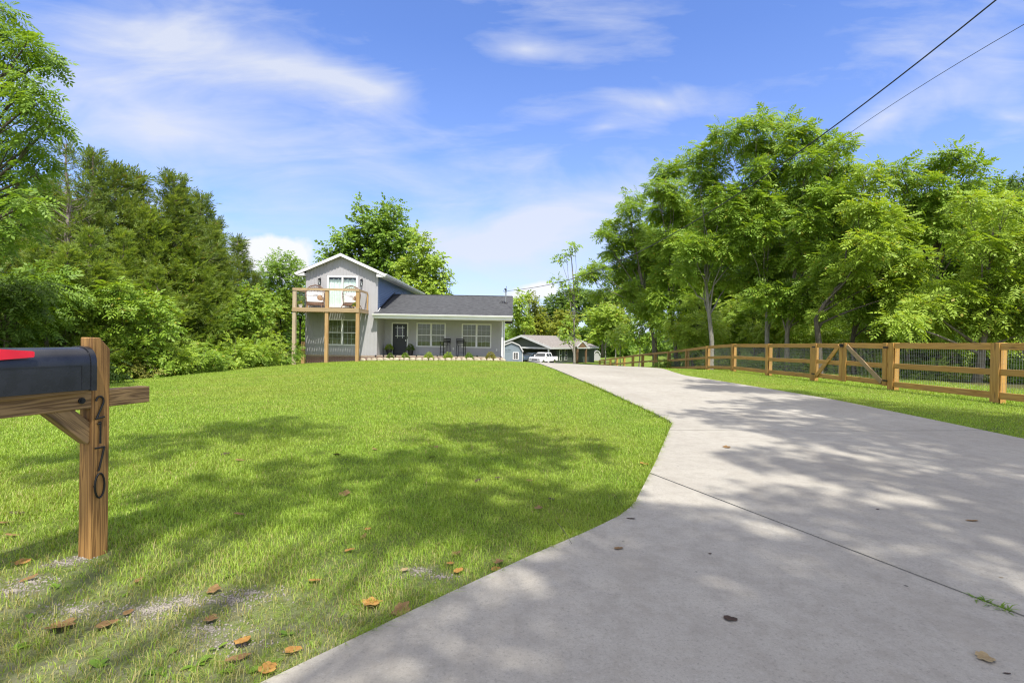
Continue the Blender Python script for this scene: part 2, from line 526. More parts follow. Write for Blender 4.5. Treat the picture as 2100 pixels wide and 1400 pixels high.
def blade_mat():
    m, t, out = material('grass_blades')
    g = t.n('ShaderNodeNewGeometry')
    ri = g.outputs['Random Per Island']
    pos = g.outputs['Position']
    n = t.noise(pos, 0.9, 4, 0.6)
    big = t.noise(pos, 0.22, 4, 0.6)
    f = t.math('ADD', t.math('MULTIPLY', ri, 0.55), t.math('MULTIPLY', t.ramp(n, [(0.3, 0.0), (0.7, 1.0)]), 0.45))
    col = t.mix(f, (0.175, 0.300, 0.024), (0.370, 0.500, 0.068))
    col = t.mix(t.math('MULTIPLY', t.ramp(big, [(0.45, 0), (0.7, 1)]), 0.4), col, (0.29, 0.29, 0.055))
    dry = t.n('ShaderNodeAttribute', attribute_name='dry')
    straw = t.mix(ri, (0.30, 0.24, 0.09), (0.50, 0.43, 0.20))
    col = t.mix(dry.outputs['Fac'], col, straw)
    b = principled(t, None, col, 0.5, 0, 0.3)
    tr = t.n('ShaderNodeBsdfTranslucent')
    t.l(t.mix(1.0, col, (1.2, 1.15, 0.5), 'MULTIPLY'), tr.inputs[0])
    ms = t.n('ShaderNodeMixShader')
    ms.inputs[0].default_value = 0.38
    t.l(b.outputs[0], ms.inputs[1])
    t.l(tr.outputs[0], ms.inputs[2])
    t.l(ms.outputs[0], out.inputs[0])
    return m


M['blade'] = blade_mat()


def dryleaf_mat(name, a, b):
    m, t, out = material(name)
    co = objco(t)
    n = t.noise(co, 22, 4, 0.6)
    vein = t.noise(t.mapping(co, scale=(14, 60, 10)), 1.0, 3)
    col = t.mix(t.ramp(n, [(0.3, 0), (0.7, 1)]), a, b)
    col = t.mix(t.math('MULTIPLY', t.ramp(vein, [(0.55, 0), (0.7, 1)]), 0.5), col, tuple(x * 0.45 for x in a))
    bb = principled(t, None, col, 0.6, 0, 0.3)
    tr = t.n('ShaderNodeBsdfTranslucent')
    t.l(col, tr.inputs[0])
    ms = t.n('ShaderNodeMixShader')
    ms.inputs[0].default_value = 0.2
    t.l(bb.outputs[0], ms.inputs[1])
    t.l(tr.outputs[0], ms.inputs[2])
    t.l(ms.outputs[0], out.inputs[0])
    return m


M['dry_orange'] = dryleaf_mat('dry_orange_leaf', (0.29, 0.135, 0.03), (0.47, 0.265, 0.07))
M['dry_brown'] = dryleaf_mat('dry_brown_leaf', (0.15, 0.085, 0.032), (0.30, 0.185, 0.075))
M['dry_dark'] = dryleaf_mat('dark_dead_leaf', (0.035, 0.022, 0.018), (0.10, 0.06, 0.035))
M['dry_tan'] = dryleaf_mat('tan_dead_leaf', (0.24, 0.17, 0.08), (0.42, 0.33, 0.18))


# ------------------------------------------------------------------ object helpers
def tag(o, label=None, cat=None, group=None, kind=None):
    if label:
        o['label'] = label
    if cat:
        o['category'] = cat
    if group:
        o['group'] = group
    if kind:
        o['kind'] = kind
    return o


def thing(name, label, cat, loc=(0, 0, 0), rz=0.0, group=None):
    o = bpy.data.objects.new(name, None)
    o.empty_display_size = 0.2
    o.location = loc
    o.rotation_euler = (0, 0, rz)
    COL.objects.link(o)
    return tag(o, label, cat, group)


def copy_tree(o, parent=None):
    c = o.copy()
    COL.objects.link(c)
    c.parent = parent
    for ch in [x for x in bpy.data.objects if x.parent is o]:
        copy_tree(ch, c)
    return c


class MB:
    """collects shapes and links them as ONE mesh object"""
    def __init__(self):
        self.v = []
        self.f = []

    def add(self, vs, fs):
        o = len(self.v)
        self.v.extend([tuple(x) for x in vs])
        self.f.extend([tuple(i + o for i in f) for f in fs])
        return self

    def box(self, lo, hi, mat=None):
        x0, y0, z0 = lo
        x1, y1, z1 = hi
        vs = [Vector(p) for p in ((x0, y0, z0), (x1, y0, z0), (x1, y1, z0), (x0, y1, z0), (x0, y0, z1), (x1, y0, z1), (x1, y1, z1), (x0, y1, z1))]
        if mat is not None:
            vs = [mat @ p for p in vs]
        return self.add(vs, [(0, 3, 2, 1), (4, 5, 6, 7), (0, 1, 5, 4), (1, 2, 6, 5), (2, 3, 7, 6), (3, 0, 4, 7)])

    def bar(self, p0, p1, w, h, up=(0, 0, 1)):
        p0, p1 = Vector(p0), Vector(p1)
        d = (p1 - p0)
        L = d.length
        d.normalize()
        up = Vector(up)
        if abs(d.dot(up)) > 0.99:
            up = Vector((0, 1, 0))
        s = d.cross(up).normalized()
        t = s.cross(d)
        m = Matrix((s, d, t)).transposed().to_4x4()
        m.translation = p0
        return self.box((-w / 2, 0, -h / 2), (w / 2, L, h / 2), m)

    def tube(self, pts, radii, n=8, cap=True):
        pts = [Vector(p) for p in pts]
        if isinstance(radii, (int, float)):
            radii = [radii] * len(pts)
        o = len(self.v)
        ref = Vector((0.31, 0.17, 0.93))
        ps = None
        for i, p in enumerate(pts):
            d = (pts[min(i + 1, len(pts) - 1)] - pts[max(i - 1, 0)])
            if d.length < 1e-9:
                d = Vector((0, 0, 1))
            d.normalize()
            s = None
            if ps is not None:
                s = ps - d * ps.dot(d)
                s = s.normalized() if s.length > 1e-4 else None
            if s is None:
                rr = ref if abs(d.dot(ref)) < 0.95 else Vector((1, 0, 0))
                s = d.cross(rr).normalized()
            ps = s
            t = d.cross(s)
            for k in range(n):
                a = 2 * math.pi * k / n
                self.v.append(tuple(p + (s * math.cos(a) + t * math.sin(a)) * radii[i]))
        for i in range(len(pts) - 1):
            for k in range(n):
                a, b = o + i * n + k, o + i * n + (k + 1) % n
                self.f.append((a, b, b + n, a + n))
        if cap:
            self.f.append(tuple(o + k for k in reversed(range(n))))
            self.f.append(tuple(o + (len(pts) - 1) * n + k for k in range(n)))
        return self

    def prism(self, poly, axis, a, b):
        """poly: 2-D outline, extruded along axis 0/1/2 from a to b"""
        def P(q, t):
            if axis == 0:
                return (t, q[0], q[1])
            if axis == 1:
                return (q[0], t, q[1])
            return (q[0], q[1], t)
        n = len(poly)
        vs = [P(q, a) for q in poly] + [P(q, b) for q in poly]
        fs = [tuple(range(n)), tuple(reversed(range(n, 2 * n)))]
        fs += [(i, i + n, (i + 1) % n + n, (i + 1) % n) for i in range(n)]
        return self.add(vs, fs)

    def lathe(self, prof, c=(0, 0, 0), n=16):
        o = len(self.v)
        for r, z in prof:
            for k in range(n):
                a = 2 * math.pi * k / n
                self.v.append((c[0] + r * math.cos(a), c[1] + r * math.sin(a), c[2] + z))
        for i in range(len(prof) - 1):
            for k in range(n):
                a, b = o + i * n + k, o + i * n + (k + 1) % n
                self.f.append((a, b, b + n, a + n))
        return self

    def xf(self, m):
        self.v = [tuple(m @ Vector(p)) for p in self.v]
        return self

    def build(self, name, mat, parent=None, smooth=False, bevel=0.0, fixn=True):
        me = bpy.data.meshes.new(name)
        org = Vector((0, 0, 0))
        p = parent
        while p is not None:
            if p.type == 'EMPTY':
                org = org + Vector(p.location)
            p = p.parent
        me.from_pydata([tuple(Vector(q) - org) for q in self.v], [], self.f)
        if fixn or bevel:
            bm = bmesh.new()
            bm.from_mesh(me)
            if fixn:
                bmesh.ops.recalc_face_normals(bm, faces=bm.faces)
            if bevel:
                es = [e for e in bm.edges if e.is_manifold and e.calc_face_angle(0) > 0.6]
                bmesh.ops.bevel(bm, geom=es, offset=bevel, segments=1, affect='EDGES', clamp_overlap=True)
            bm.to_mesh(me)
            bm.free()
        if smooth:
            me.polygons.foreach_set('use_smooth', [True] * len(me.polygons))
            if smooth == 'angle':
                me.update()
                me.set_sharp_from_angle(angle=rad(32))
        me.materials.append(mat)
        me.update()
        o = bpy.data.objects.new(name, me)
        COL.objects.link(o)
        if parent is not None:
            o.parent = parent
        return o


def np_mesh(name, verts, faces, mat, parent=None, smooth=False, attrs=None):
    """fast mesh from arrays; faces (n,k) all with k corners"""
    me = bpy.data.meshes.new(name)
    verts = np.asarray(verts, dtype=np.float32)
    faces = np.asarray(faces, dtype=np.int32)
    k = faces.shape[1]
    me.vertices.add(len(verts))
    me.vertices.foreach_set('co', verts.ravel())
    me.loops.add(faces.size)
    me.loops.foreach_set('vertex_index', faces.ravel())
    me.polygons.add(len(faces))
    me.polygons.foreach_set('loop_start', np.arange(0, faces.size, k, dtype=np.int32))
    for an, arr in (attrs or {}).items():
        a = me.attributes.new(an, 'FLOAT', 'POINT')
        a.data.foreach_set('value', np.asarray(arr, dtype=np.float32))
    me.update(calc_edges=True)
    if smooth:
        me.polygons.foreach_set('use_smooth', np.ones(len(faces), dtype=bool))
    me.materials.append(mat)
    o = bpy.data.objects.new(name, me)
    COL.objects.link(o)
    if parent is not None:
        o.parent = parent
    return o


# ------------------------------------------------------------------ the lie of the land
FX = 10.0
FENCE_PX = [(2290, 700, 856), (2045, 703, 822), (1830, 703, 797), (1668, 704, 783), (1575, 705, 770), (1503, 705, 760),
            (1450, 709.3, 755), (1408, 715, 754), (1371, 720, 751), (1343, 722.5, 750), (1317, 725.5, 748),
            (1297, 728.0, 746), (1279, 731, 745), (1264, 733.2, 744), (1251, 735, 743), (1239, 736.6, 742), (1229, 738, 741)]
FENCE = []
for px, yt, yb in FENCE_PX:
    p = on_x(px, yt, FX)
    FENCE.append((p.y, p.z))
FENCE[0] = (FENCE[0][0], FENCE[1][1] + 0.02)
CTRL = [(FX, Y, zt - 1.24) for Y, zt in FENCE]
CTRL += [(FX + 5, Y, zt - 1.24 - 0.05) for Y, zt in FENCE[::2]]
CTRL += [(0, 0, 0), (-3, 2.6, .03), (-7, 3, 0), (5, 4, 0), (9, 2, .0), (-3, -4, 0), (6, -4, 0), (0, 8, .02), (3, 10, 0), (-4, 8, .02),
         (1, 15, .02), (5, 15, 0), (-3, 15, .02), (-5, 22, -.05), (1, 22, -.01), (5, 22, -.04), (0.8, 27, -.09), (4, 27, -.16), (2, 30, -.24),
         (4.5, 31, -.42), (2, 36, -.75), (5, 36, -.85), (2, 44, -1.5), (6, 45, -1.5), (5, 60, -2.35), (0, 60, -2.3), (5, 85, -2.5), (-6, 85, -2.5), (14, 85, -2.7),
         (-1, 32, -.26), (-5, 32, -.30), (-9, 31, -.36), (-11, 30.5, -.46), (-13, 30.5, -.62), (-9, 26, -.28), (-13, 25, -.48), (-13, 34, -.6), (-5, 40, -.5), (-13, 42, -.8),
         (-16, 28, -.72), (-14.7, 19, -.6), (-10, 13, -.27), (-7, 8, -.08), (-14, 9, -.3), (-20, 18, -.8), (-24, 30, -1.0),
         (24, 12, .1), (26, 28, -.4), (26, 45, -1.5), (-60, 40, -2), (60, 50, -2), (-60, 0, -1), (60, 0, 0), (0, 130, -3), (70, 120, -3), (-70, 120, -3)]
CTRL = np.array(CTRL)


def _tps(r2):
    return np.where(r2 > 1e-9, r2 * np.log(np.maximum(r2, 1e-9)) * 0.5, 0.0)


_n = len(CTRL)
_K = _tps(((CTRL[:, None, :2] - CTRL[None, :, :2]) ** 2).sum(-1)) + np.eye(_n) * 1.5
_P = np.c_[np.ones(_n), CTRL[:, :2]]
_A = np.block([[_K, _P], [_P.T, np.zeros((3, 3))]])
_W = np.linalg.solve(_A, np.r_[CTRL[:, 2], np.zeros(3)])


def terrain(x, y):
    x = np.atleast_1d(np.asarray(x, float))
    y = np.atleast_1d(np.asarray(y, float))
    xc, yc = np.clip(x, -75, 75), np.clip(y, -12, 130)
    out = np.empty(len(xc))
    for s in range(0, len(xc), 20000):
        q = np.c_[xc[s:s + 20000], yc[s:s + 20000]]
        r2 = ((q[:, None, :] - CTRL[None, :, :2]) ** 2).sum(-1)
        out[s:s + 20000] = _tps(r2) @ _W[:_n] + _W[_n] + q @ _W[_n + 1:]
    return np.clip(out, -3.4, 0.5)


def gz(x, y):
    return float(terrain(x, y)[0])


DL = np.array([(-6, -7.0), (-1.5, -3.9), (0.3, -2.1), (1.75, -.75), (2.26, -.3), (2.75, .15), (3.1, .50), (3.35, .72), (3.6, .88), (4.0, 1.04), (4.8, 1.36), (7.1, 2.24), (7.3, 2.31),
               (8.2, 2.30), (11.3, 2.18), (18, 1.76), (25, 1.35), (30, 1.0), (40, .5), (60, -.5), (76, -3)])
DR = np.array([(-6, 11.0), (-1.5, 9.5), (0.5, 8.0), (3, 7.0), (6.4, 6.43), (10.6, 6.62), (14, 6.35), (17.6, 5.98), (19.5, 6.2), (23.4, 6.85), (25, 6.4), (29, 5.3), (36, 5.0), (60, 6), (76, 9)])


def xl(y):
    return np.interp(y, DL[:, 0], DL[:, 1])


def xr(y):
    return np.interp(y, DR[:, 0], DR[:, 1])


# left wood edge: lawn stops where X < wl(Y)
WL = np.array([(-10, -13), (8, -13.5), (13, -14.2), (19, -14.6), (24, -14.6), (28, -14.8), (40, -15.5), (60, -18), (90, -24)])


def wl(y):
    return np.interp(y, WL[:, 0], WL[:, 1])


rng = np.random.default_rng(7)

BARE = []
for px, py, r in ((475, 1240, .16), (520, 1225, .10), (300, 1262, .14), (340, 1255, .10), (150, 1262, .12), (30, 1222, .14), (60, 1205, .08), (430, 1300, .12), (480, 1330, .10),
                  (860, 1178, .07), (905, 1190, .06), (170, 1155, .06), (130, 1165, .07), (380, 1240, .08)):
    g = gr(px, py)
    BARE.append((g.x, g.y, r))


def bare_at(x, y):
    b = np.zeros_like(x)
    for bx, by, r in BARE:
        d2 = ((x - bx) / 1.5) ** 2 + ((y - by) / 0.8) ** 2
        b = np.maximum(b, np.exp(-d2 / (r * r)))
    return b


def grow(a, b, s0, k):
    """grid lines whose spacing grows away from zero"""
    pos = [0.0]
    while pos[-1] < b:
        pos.append(pos[-1] + s0 + k * pos[-1])
    neg = [0.0]
    while neg[-1] > a:
        neg.append(neg[-1] - s0 - k * abs(neg[-1]))
    return np.array(sorted(set(neg + pos)))


gx = grow(-900, 900, 0.09, 0.045)
gy = grow(-60, 1400, 0.09, 0.03)
GX, GY = np.meshgrid(gx, gy)
fx, fy = GX.ravel(), GY.ravel()
fz = terrain(fx, fy)
thin = np.clip((3.2 - fy) / 1.2, 0, 1) * (fx < .8) * (fy > -3)
woods = np.clip((wl(fy) - fx) / 1.2, 0, 1) * ((fy > -5) & (fy < 60))
woods = np.maximum(woods, np.clip((fx - 13.5 - 0.0 * fy) / 1.5, 0, 1) * ((fy > 10) & (fy < 60)) * 0.85)
nx = len(gx)
ii = np.arange(len(gy) - 1)[:, None] * nx + np.arange(nx - 1)[None, :]
ii = ii.ravel()
ground = np_mesh('ground', np.c_[fx, fy, fz], np.c_[ii, ii + 1, ii + 1 + nx, ii + nx], M['ground'], smooth=True,
                 attrs={'bare': np.maximum(bare_at(fx, fy), thin * .62), 'woods': woods})
tag(ground, 'bright green mown lawn sloping up to the house', None, None, 'structure')


# concrete driveway: draped slabs, cut along its joints
def make_driveway():
    ys = [-6.0]
    while ys[-1] < 75.5:
        ys.append(ys[-1] + 0.10 + 0.02 * max(0.0, ys[-1]))
    ys = np.array(ys)
    nc = 30
    V = []
    for y in ys:
        V.append(np.c_[np.linspace(xl(y), xr(y), nc), np.full(nc, y)])
    V = np.concatenate(V)
    z = terrain(V[:, 0], V[:, 1]) + 0.035
    me = bpy.data.meshes.new('driveway')
    idx = (np.arange(len(ys) - 1)[:, None] * nc + np.arange(nc - 1)[None, :]).ravel()
    me.from_pydata([tuple(p) for p in np.c_[V, z]], [], [(int(i), int(i + 1), int(i + 1 + nc), int(i + nc)) for i in idx])
    bm = bmesh.new()
    bm.from_mesh(me)
    a, b = gr(1340, 975, .035), gr(2100, 1262, .035)
    c, d = gr(1440, 883, .035), gr(1950, 885, .035)
    e0, e1 = gr(622, 1368, .035), gr(632, 1400, .035)
    joints = [(a, b, .009, None), (c, d, .012, None), (Vector((2, 14.2, 0)), Vector((6.2, 14.4, 0)), .006, None), (Vector((2, 21.3, 0)), Vector((6.2, 21.5, 0)), .006, None)]
    for p, q, hw, lim in joints:
        t = (q - p)
        t.z = 0
        nrm = Vector((-t.y, t.x, 0)).normalized()
        for s in (-1, 1):
            bmesh.ops.bisect_plane(bm, geom=bm.verts[:] + bm.edges[:] + bm.faces[:], plane_co=p + nrm * hw * s, plane_no=nrm, dist=1e-6)
        dead = [f for f in bm.faces if abs((f.calc_center_median() - Vector((p.x, p.y, 0))).dot(nrm)) < hw * 0.98 and f.calc_center_median().z < 5 and abs(((f.calc_center_median() - p) * 1).x * nrm.x + (f.calc_center_median() - p).y * nrm.y) < hw]
        bmesh.ops.delete(bm, geom=dead, context='FACES')
    edges = [e for e in bm.edges if e.is_boundary]
    r = bmesh.ops.extrude_edge_only(bm, edges=edges)
    for vv in [g for g in r['geom'] if isinstance(g, bmesh.types.BMVert)]:
        vv.co.z -= 0.13
    bmesh.ops.recalc_face_normals(bm, faces=bm.faces)
    bm.to_mesh(me)
    bm.free()
    me.materials.append(M['concrete'])
    o = bpy.data.objects.new('driveway', me)
    COL.objects.link(o)
    tag(o, 'pale concrete driveway widening towards the street', None, None, 'structure')


make_driveway()


def joint_soil():
    """dirt lying low in the joints"""
    mb = MB()
    for p, q in ((gr(1340, 975), gr(2100, 1262)), (gr(1440, 883), gr(1950, 885))):
        d = (q - p)
        p = p - d * 0.0
        q = q + d * 0.2
        N = 40
        d.z = 0
        s = Vector((-d.y, d.x, 0)).normalized() * 0.012
        vs, fs = [], []
        for i in range(N + 1):
            c = p.lerp(q, i / N)
            z = gz(c.x, c.y) + 0.018 + random.uniform(-.004, .004)
            vs += [(c.x - s.x, c.y - s.y, z), (c.x + s.x, c.y + s.y, z)]
        fs = [(2 * i, 2 * i + 1, 2 * i + 3, 2 * i + 2) for i in range(N)]
        mb.add(vs, fs)
    o = mb.build('joint_dirt', M['dry_dark'], fixn=False)
    tag(o, 'dark dirt in the driveway joints', None, None, 'structure')


joint_soil()

# ------------------------------------------------------------------ the house
H0 = Vector((-6.5, 36, -0.3))
house = thing('house', 'grey board-and-batten house with a charcoal roof, low porch wing and two-storey gable', 'house', H0)
XL, XR, YF, YB = -13.12, -8.58, 32.5, 46.3          # two-storey block
PW, PE, PF = 34.4, -0.66, 32.62                      # porch wall, east end, porch floor edge
ZB, ZE, ZR = -0.06, 5.16, 6.16                       # brick top, eave, ridge
RX = (XL + XR) / 2


def wall_with_openings(mb, axis, c, a0, a1, z0, z1, holes, th=0.1, sgn=1):
    """a wall of thickness th; axis 'y' faces -Y at Y=c; holes (a0,a1,z0,z1)"""
    As = sorted(set([a0, a1] + [h[0] for h in holes] + [h[1] for h in holes]))
    Zs = sorted(set([z0, z1] + [h[2] for h in holes] + [h[3] for h in holes]))
    for i in range(len(As) - 1):
        for j in range(len(Zs) - 1):
            ca, cz = (As[i] + As[i + 1]) / 2, (Zs[j] + Zs[j + 1]) / 2
            if any(h[0] < ca < h[1] and h[2] < cz < h[3] for h in holes):
                continue
            if axis == 'y':
                mb.box((As[i], c, Zs[j]), (As[i + 1], c + th, Zs[j + 1]))


W1 = (-6.37, -4.52, .56, 2.07)
W2 = (-3.33, -1.45, .55, 2.06)
DOOR = (-8.02, -7.06, -.05, 2.03)
LW = (-11.69, -9.90, .60, 2.14)
SL = (-11.73, -9.90, 2.99, 4.88)

# front wall of the tall block with its gable
mb = MB()
wall_with_openings(mb, 'y', YF, XL, XR, ZB, ZE, [LW, SL])
mb.prism([(XL, ZE), (XR, ZE), (XR, ZE + .055), (RX, ZR + .055), (XL, ZE + .055)], 1, YF, YF + .1)
bx = XL + 0.10
while bx < XR - 0.05:                                 # battens
    top = ZE + (ZR - ZE) * (1 - abs(bx - RX) / (RX - XL)) - 0.02
    segs = [(ZB, top)]
    for hx0, hx1, hz0, hz1 in (LW, SL):
        if hx0 - .09 < bx < hx1 + .09:
            segs = [s for q in segs for s in ((q[0], min(q[1], hz0 - .07)), (max(q[0], hz1 + .08), q[1])) if s[1] - s[0] > .05]
    for s in segs:
        mb.box((bx - .024, YF - .028, s[0]), (bx + .024, YF - .0005, s[1]))
    bx += 0.203
mb.build('front_wall', M['siding'], house)

mb = MB()
wall_with_openings(mb, 'y', PW, XR, PE, -.05, 2.62, [W1, W2, DOOR])
bx = XR + 0.14
while bx < PE - 0.1:
    segs = [(-.05, 2.5)]
    for hx0, hx1, hz0, hz1 in (W1, W2, DOOR):
        if hx0 - .09 < bx < hx1 + .09:
            segs = [s for q in segs for s in ((q[0], min(q[1], hz0 - .07)), (max(q[0], hz1 + .08), q[1])) if s[1] - s[0] > .05]
    for s in segs:
        mb.box((bx - .024, PW - .028, s[0]), (bx + .024, PW - .0005, s[1]))
    bx += 0.203
mb.build('porch_wall', M['siding'], house)

# blue lapped side walls
def lap_wall(mb, x, y0, y1, z0, ztop, sgn, cut=None):
    z = z0
    while z < ztop:
        z1 = min(z + .115, ztop)
        ya = y0
        if cut is not None:
            ya = max(y0, cut(z))
        if ya < y1:
            o = .032 * sgn
            mb.add([(x + o, ya, z), (x + o, y1, z), (x + .003 * sgn, y1, z1), (x + .003 * sgn, ya, z1), (x - .05 * sgn, ya, z), (x - .05 * sgn, y1, z), (x - .05 * sgn, y1, z1), (x - .05 * sgn, ya, z1)],
                   [(0, 1, 2, 3), (0, 4, 5, 1), (3, 2, 6, 7), (4, 7, 6, 5), (0, 3, 7, 4), (1, 5, 6, 2)])
        z += .115


mb = MB()
lap_wall(mb, XR - .02, YF + .1, YB, 2.64, ZE + .02, 1)
lap_wall(mb, XR - .02, PW + .1, YB, -.4, 2.64, 1)
mb.build('upper_side_wall', M['blue_siding'], house)
mb = MB()
mb.box((XR - .07, YF + .1, -.05), (XR - .001, PW, 2.6))
mb.build('porch_side_wall', M['siding'], house)
mb = MB()
lap_wall(mb, PE, PW + .1, 42.0, -.25, 2.55, 1)
mb.prism([(PW + .1, 2.52), (42.0, 2.52), (38.2, 4.05)], 0, PE - .06, PE + .004)
mb.build('east_wall', M['blue_siding'], house)
mb = MB()
lap_wall(mb, XL + .02, YF + .1, YB, -.2, ZE + .02, -1)
mb.build('west_wall', M['blue_siding'], house)
mb = MB()
mb.box((XL, YB, -.3), (XR, YB + .1, ZE))
mb.prism([(XL, ZE), (XR, ZE), (RX, ZR)], 1, YB, YB + .1)
mb.build('back_wall', M['blue_siding'], house)
mb = MB()
mb.box((XR, 42.0, -.3), (PE, 42.1, 2.6))
mb.build('back_wall', M['blue_siding'], house)
# corner boards
mb = MB()
mb.box((XL - .012, YF - .02, ZB), (XL + .085, YF - .002, ZE - .03))
mb.build('corner_board', M['siding'], house)
mb = MB()
mb.box((XR - .085, YF - .02, ZB), (XR + .012, YF - .0025, ZE - .03))
mb.box((XR + .001, YF - .002, 2.62), (XR + .014, YF + .11, ZE - .03))
mb.build('corner_board', M['siding'], house)
mb = MB()
mb.box((PE - .075, PW - .02, -.05), (PE + .02, PW - .002, 2.5))
mb.build('corner_board', M['siding'], house)

# masonry
mb = MB()
mb.box((XL + .02, YF + .015, -1.1), (XR, YB - .05, ZB - .002))
mb.build('brick_skirt', M['brick'], house)
mb = MB()
mb.box((XR + .002, PF, -.8), (PE + .05, PW + .05, -.125))
mb.build('porch_base', M['brick_pale'], house)
mb = MB()
x = XR + .01
random.seed(3)
while x < PE + .06:
    mb.box((x, PF - .025, -.124), (x + .066, PF + .19, -.052 + random.uniform(-.003, .003)))
    x += .078
for k in range(58):                                   # rowlock course under the tall block, beside the porch
    xx = XL + .02 + k * .078
    mb.box((xx, YF - .012, ZB - .105), (xx + .066, YF + .014, ZB - .006))
mb.build('rowlock_course', M['brick_pale'], house)
mb = MB()
mb.box((XR + .002, PF + .19, -.124), (PE + .05, PW - .001, -.058))
mb.build('porch_floor', M['concrete'], house)

# tall roof
def slope_sheet(mb, p0, p1, p2, p3, th=.06):
    ps = [Vector(p) for p in (p0, p1, p2, p3)]
    n = (ps[1] - ps[0]).cross(ps[3] - ps[0]).normalized() * th
    if n.z < 0:
        n = -n
    mb.add(ps + [p + n for p in ps], [(3, 2, 1, 0), (4, 5, 6, 7), (0, 1, 5, 4), (1, 2, 6, 5), (2, 3, 7, 6), (3, 0, 4, 7)])


def local_sheet(name, mat, parent, p0, p1, p3, th):
    """a roof slope as its own object whose local x runs along the eave and y up the slope, so that shingles lie flat"""
    p0, p1, p3 = Vector(p0), Vector(p1), Vector(p3)
    ex = (p1 - p0)
    ey = (p3 - p0)
    L, S = ex.length, ey.length
    ex.normalize()
    ey = (ey - ex * ey.dot(ex))
    S = ey.length
    ey.normalize()
    ez = ex.cross(ey)
    m = MB()
    m.box((0, 0, 0), (L, S, th))
    o = m.build(name, mat, None)
    R = Matrix((ex, ey, ez)).transposed().to_4x4()
    R.translation = p0 - Vector(parent.location)
    o.parent = parent
    o.matrix_local = R
    return o


OV, OF = .52, .34
pit = (ZR - ZE) / (RX - XL)
zE = ZE - pit * OV + .16
zRr = ZR + .16
YBo = YB + .3
local_sheet('gable_roof', M['shingle'], house, (XR + OV, YF - OF, zE), (XR + OV, YBo, zE), (RX, YF - OF, zRr), .035)
local_sheet('gable_roof', M['shingle'], house, (XL - OV, YBo, zE), (XL - OV, YF - OF, zE), (RX, YBo, zRr), .035)
mb = MB()
for s, xe in ((1, XR + OV), (-1, XL - OV)):          # rake boards, 0.17 deep
    y0, y1 = YF - OF - .02, YF - OF + .012
    mb.add([(xe, y0, zE - .17), (RX, y0, zRr - .17), (RX, y0, zRr + .01), (xe, y0, zE + .01), (xe, y1, zE - .17), (RX, y1, zRr - .17), (RX, y1, zRr + .01), (xe, y1, zE + .01)],
           [(0, 1, 2, 3), (7, 6, 5, 4), (0, 4, 5, 1), (3, 2, 6, 7), (0, 3, 7, 4), (1, 5, 6, 2)])
mb.build('rake_board', M['white'], house)
for xe, xi in ((XR + OV, XR), (XL - OV, XL)):         # boxed eave returns
    mb = MB()
    a, b = min(xe, xi), max(xe, xi)
    mb.box((a, YF - OF + .013, zE - .20), (b, YF - .021, zE - .03))
    mb.build('eave_return', M['white'], house)
mb = MB()                                             # soffits
mb.box((XR + .022, YF - .02, zE - .17), (XR + OV - .03, YBo - .03, zE - .15))
mb.box((XL - OV + .03, YF - .02, zE - .17), (XL - .022, YBo - .03, zE - .15))
for s, xe in ((1, XR + OV - .05), (-1, XL - OV + .05)):
    ze = zE + pit * .05 - .10
    mb.add([(xe, YF - OF + .013, ze), (RX, YF - OF + .013, zRr - .10), (RX, YF - .021, zRr - .10), (xe, YF - .021, ze)], [(0, 1, 2, 3)])
mb.build('soffit', M['soffit'], house)
for xe in (XR + OV - .032, XL - OV + .002):
    mb = MB()
    mb.box((xe, YF - OF + .02, zE - .17), (xe + .03, YBo, zE - .002))
    mb.build('fascia', M['white'], house)
mb = MB()                                             # gutters of the tall roof
for s, xe in ((1, XR + OV), (-1, XL - OV)):
    mb.prism([(xe, zE - .12), (xe + .07 * s, zE - .12), (xe + .11 * s, zE - .02), (xe + .11 * s, zE + .005), (xe, zE + .005)], 1, YF - OF + .02, YBo)
mb.build('gutter', M['white'], house)

# porch roof
EY, EZ = 32.02, 2.52
RY, RZ = 37.3, 4.20
PX0, PX1 = XR - .16, .02
s_ = (RZ - EZ) / (RY - EY)
local_sheet('porch_roof', M['shingle'], house, (XR + .003, EY, EZ), (PX1, EY, EZ), (XR + .003, RY, RZ), .035)
local_sheet('porch_roof', M['shingle'], house, (PX1, 43.0, RZ - s_ * (43.0 - RY)), (XR + .003, 43.0, RZ - s_ * (43.0 - RY)), (PX1, RY, RZ), .035)
local_sheet('porch_roof', M['shingle'], house, (PX0, EY, EZ), (XR + .003, EY, EZ), (PX0, YF - .003, EZ + s_ * (YF - EY)), .034)
mb = MB()
mb.box((XR + .01, RY - .12, RZ + .015), (PX1 - .05, RY + .12, RZ + .05))
mb.build('ridge_cap', M['shingle'], house)
mb = MB()
mb.prism([(EY - .02, EZ - .05), (EY - .10, EZ - .05), (EY - .125, EZ + .03), (EY - .125, EZ + .055), (EY - .02, EZ + .045)], 0, PX0 - .03, PX1 + .03)
mb.build('gutter', M['white'], house)
mb = MB()
mb.box((PX0, EY - .019, EZ - .20), (PX1 - .02, EY + .015, EZ - .051))
mb.box((PX0, EY + .0155, EZ - .24), (PE + .05, EY + .16, EZ - .10))
mb.build('fascia', M['white'], house)
mb = MB()
mb.box((XR + .003, EY + .161, EZ - .20), (PX1 - .06, PW - .003, EZ - .18))
mb.build('soffit', M['soffit'], house)
mb = MB()                                             # right rake of the low roof
x0, x1 = PX1 - .049, PX1 - .02
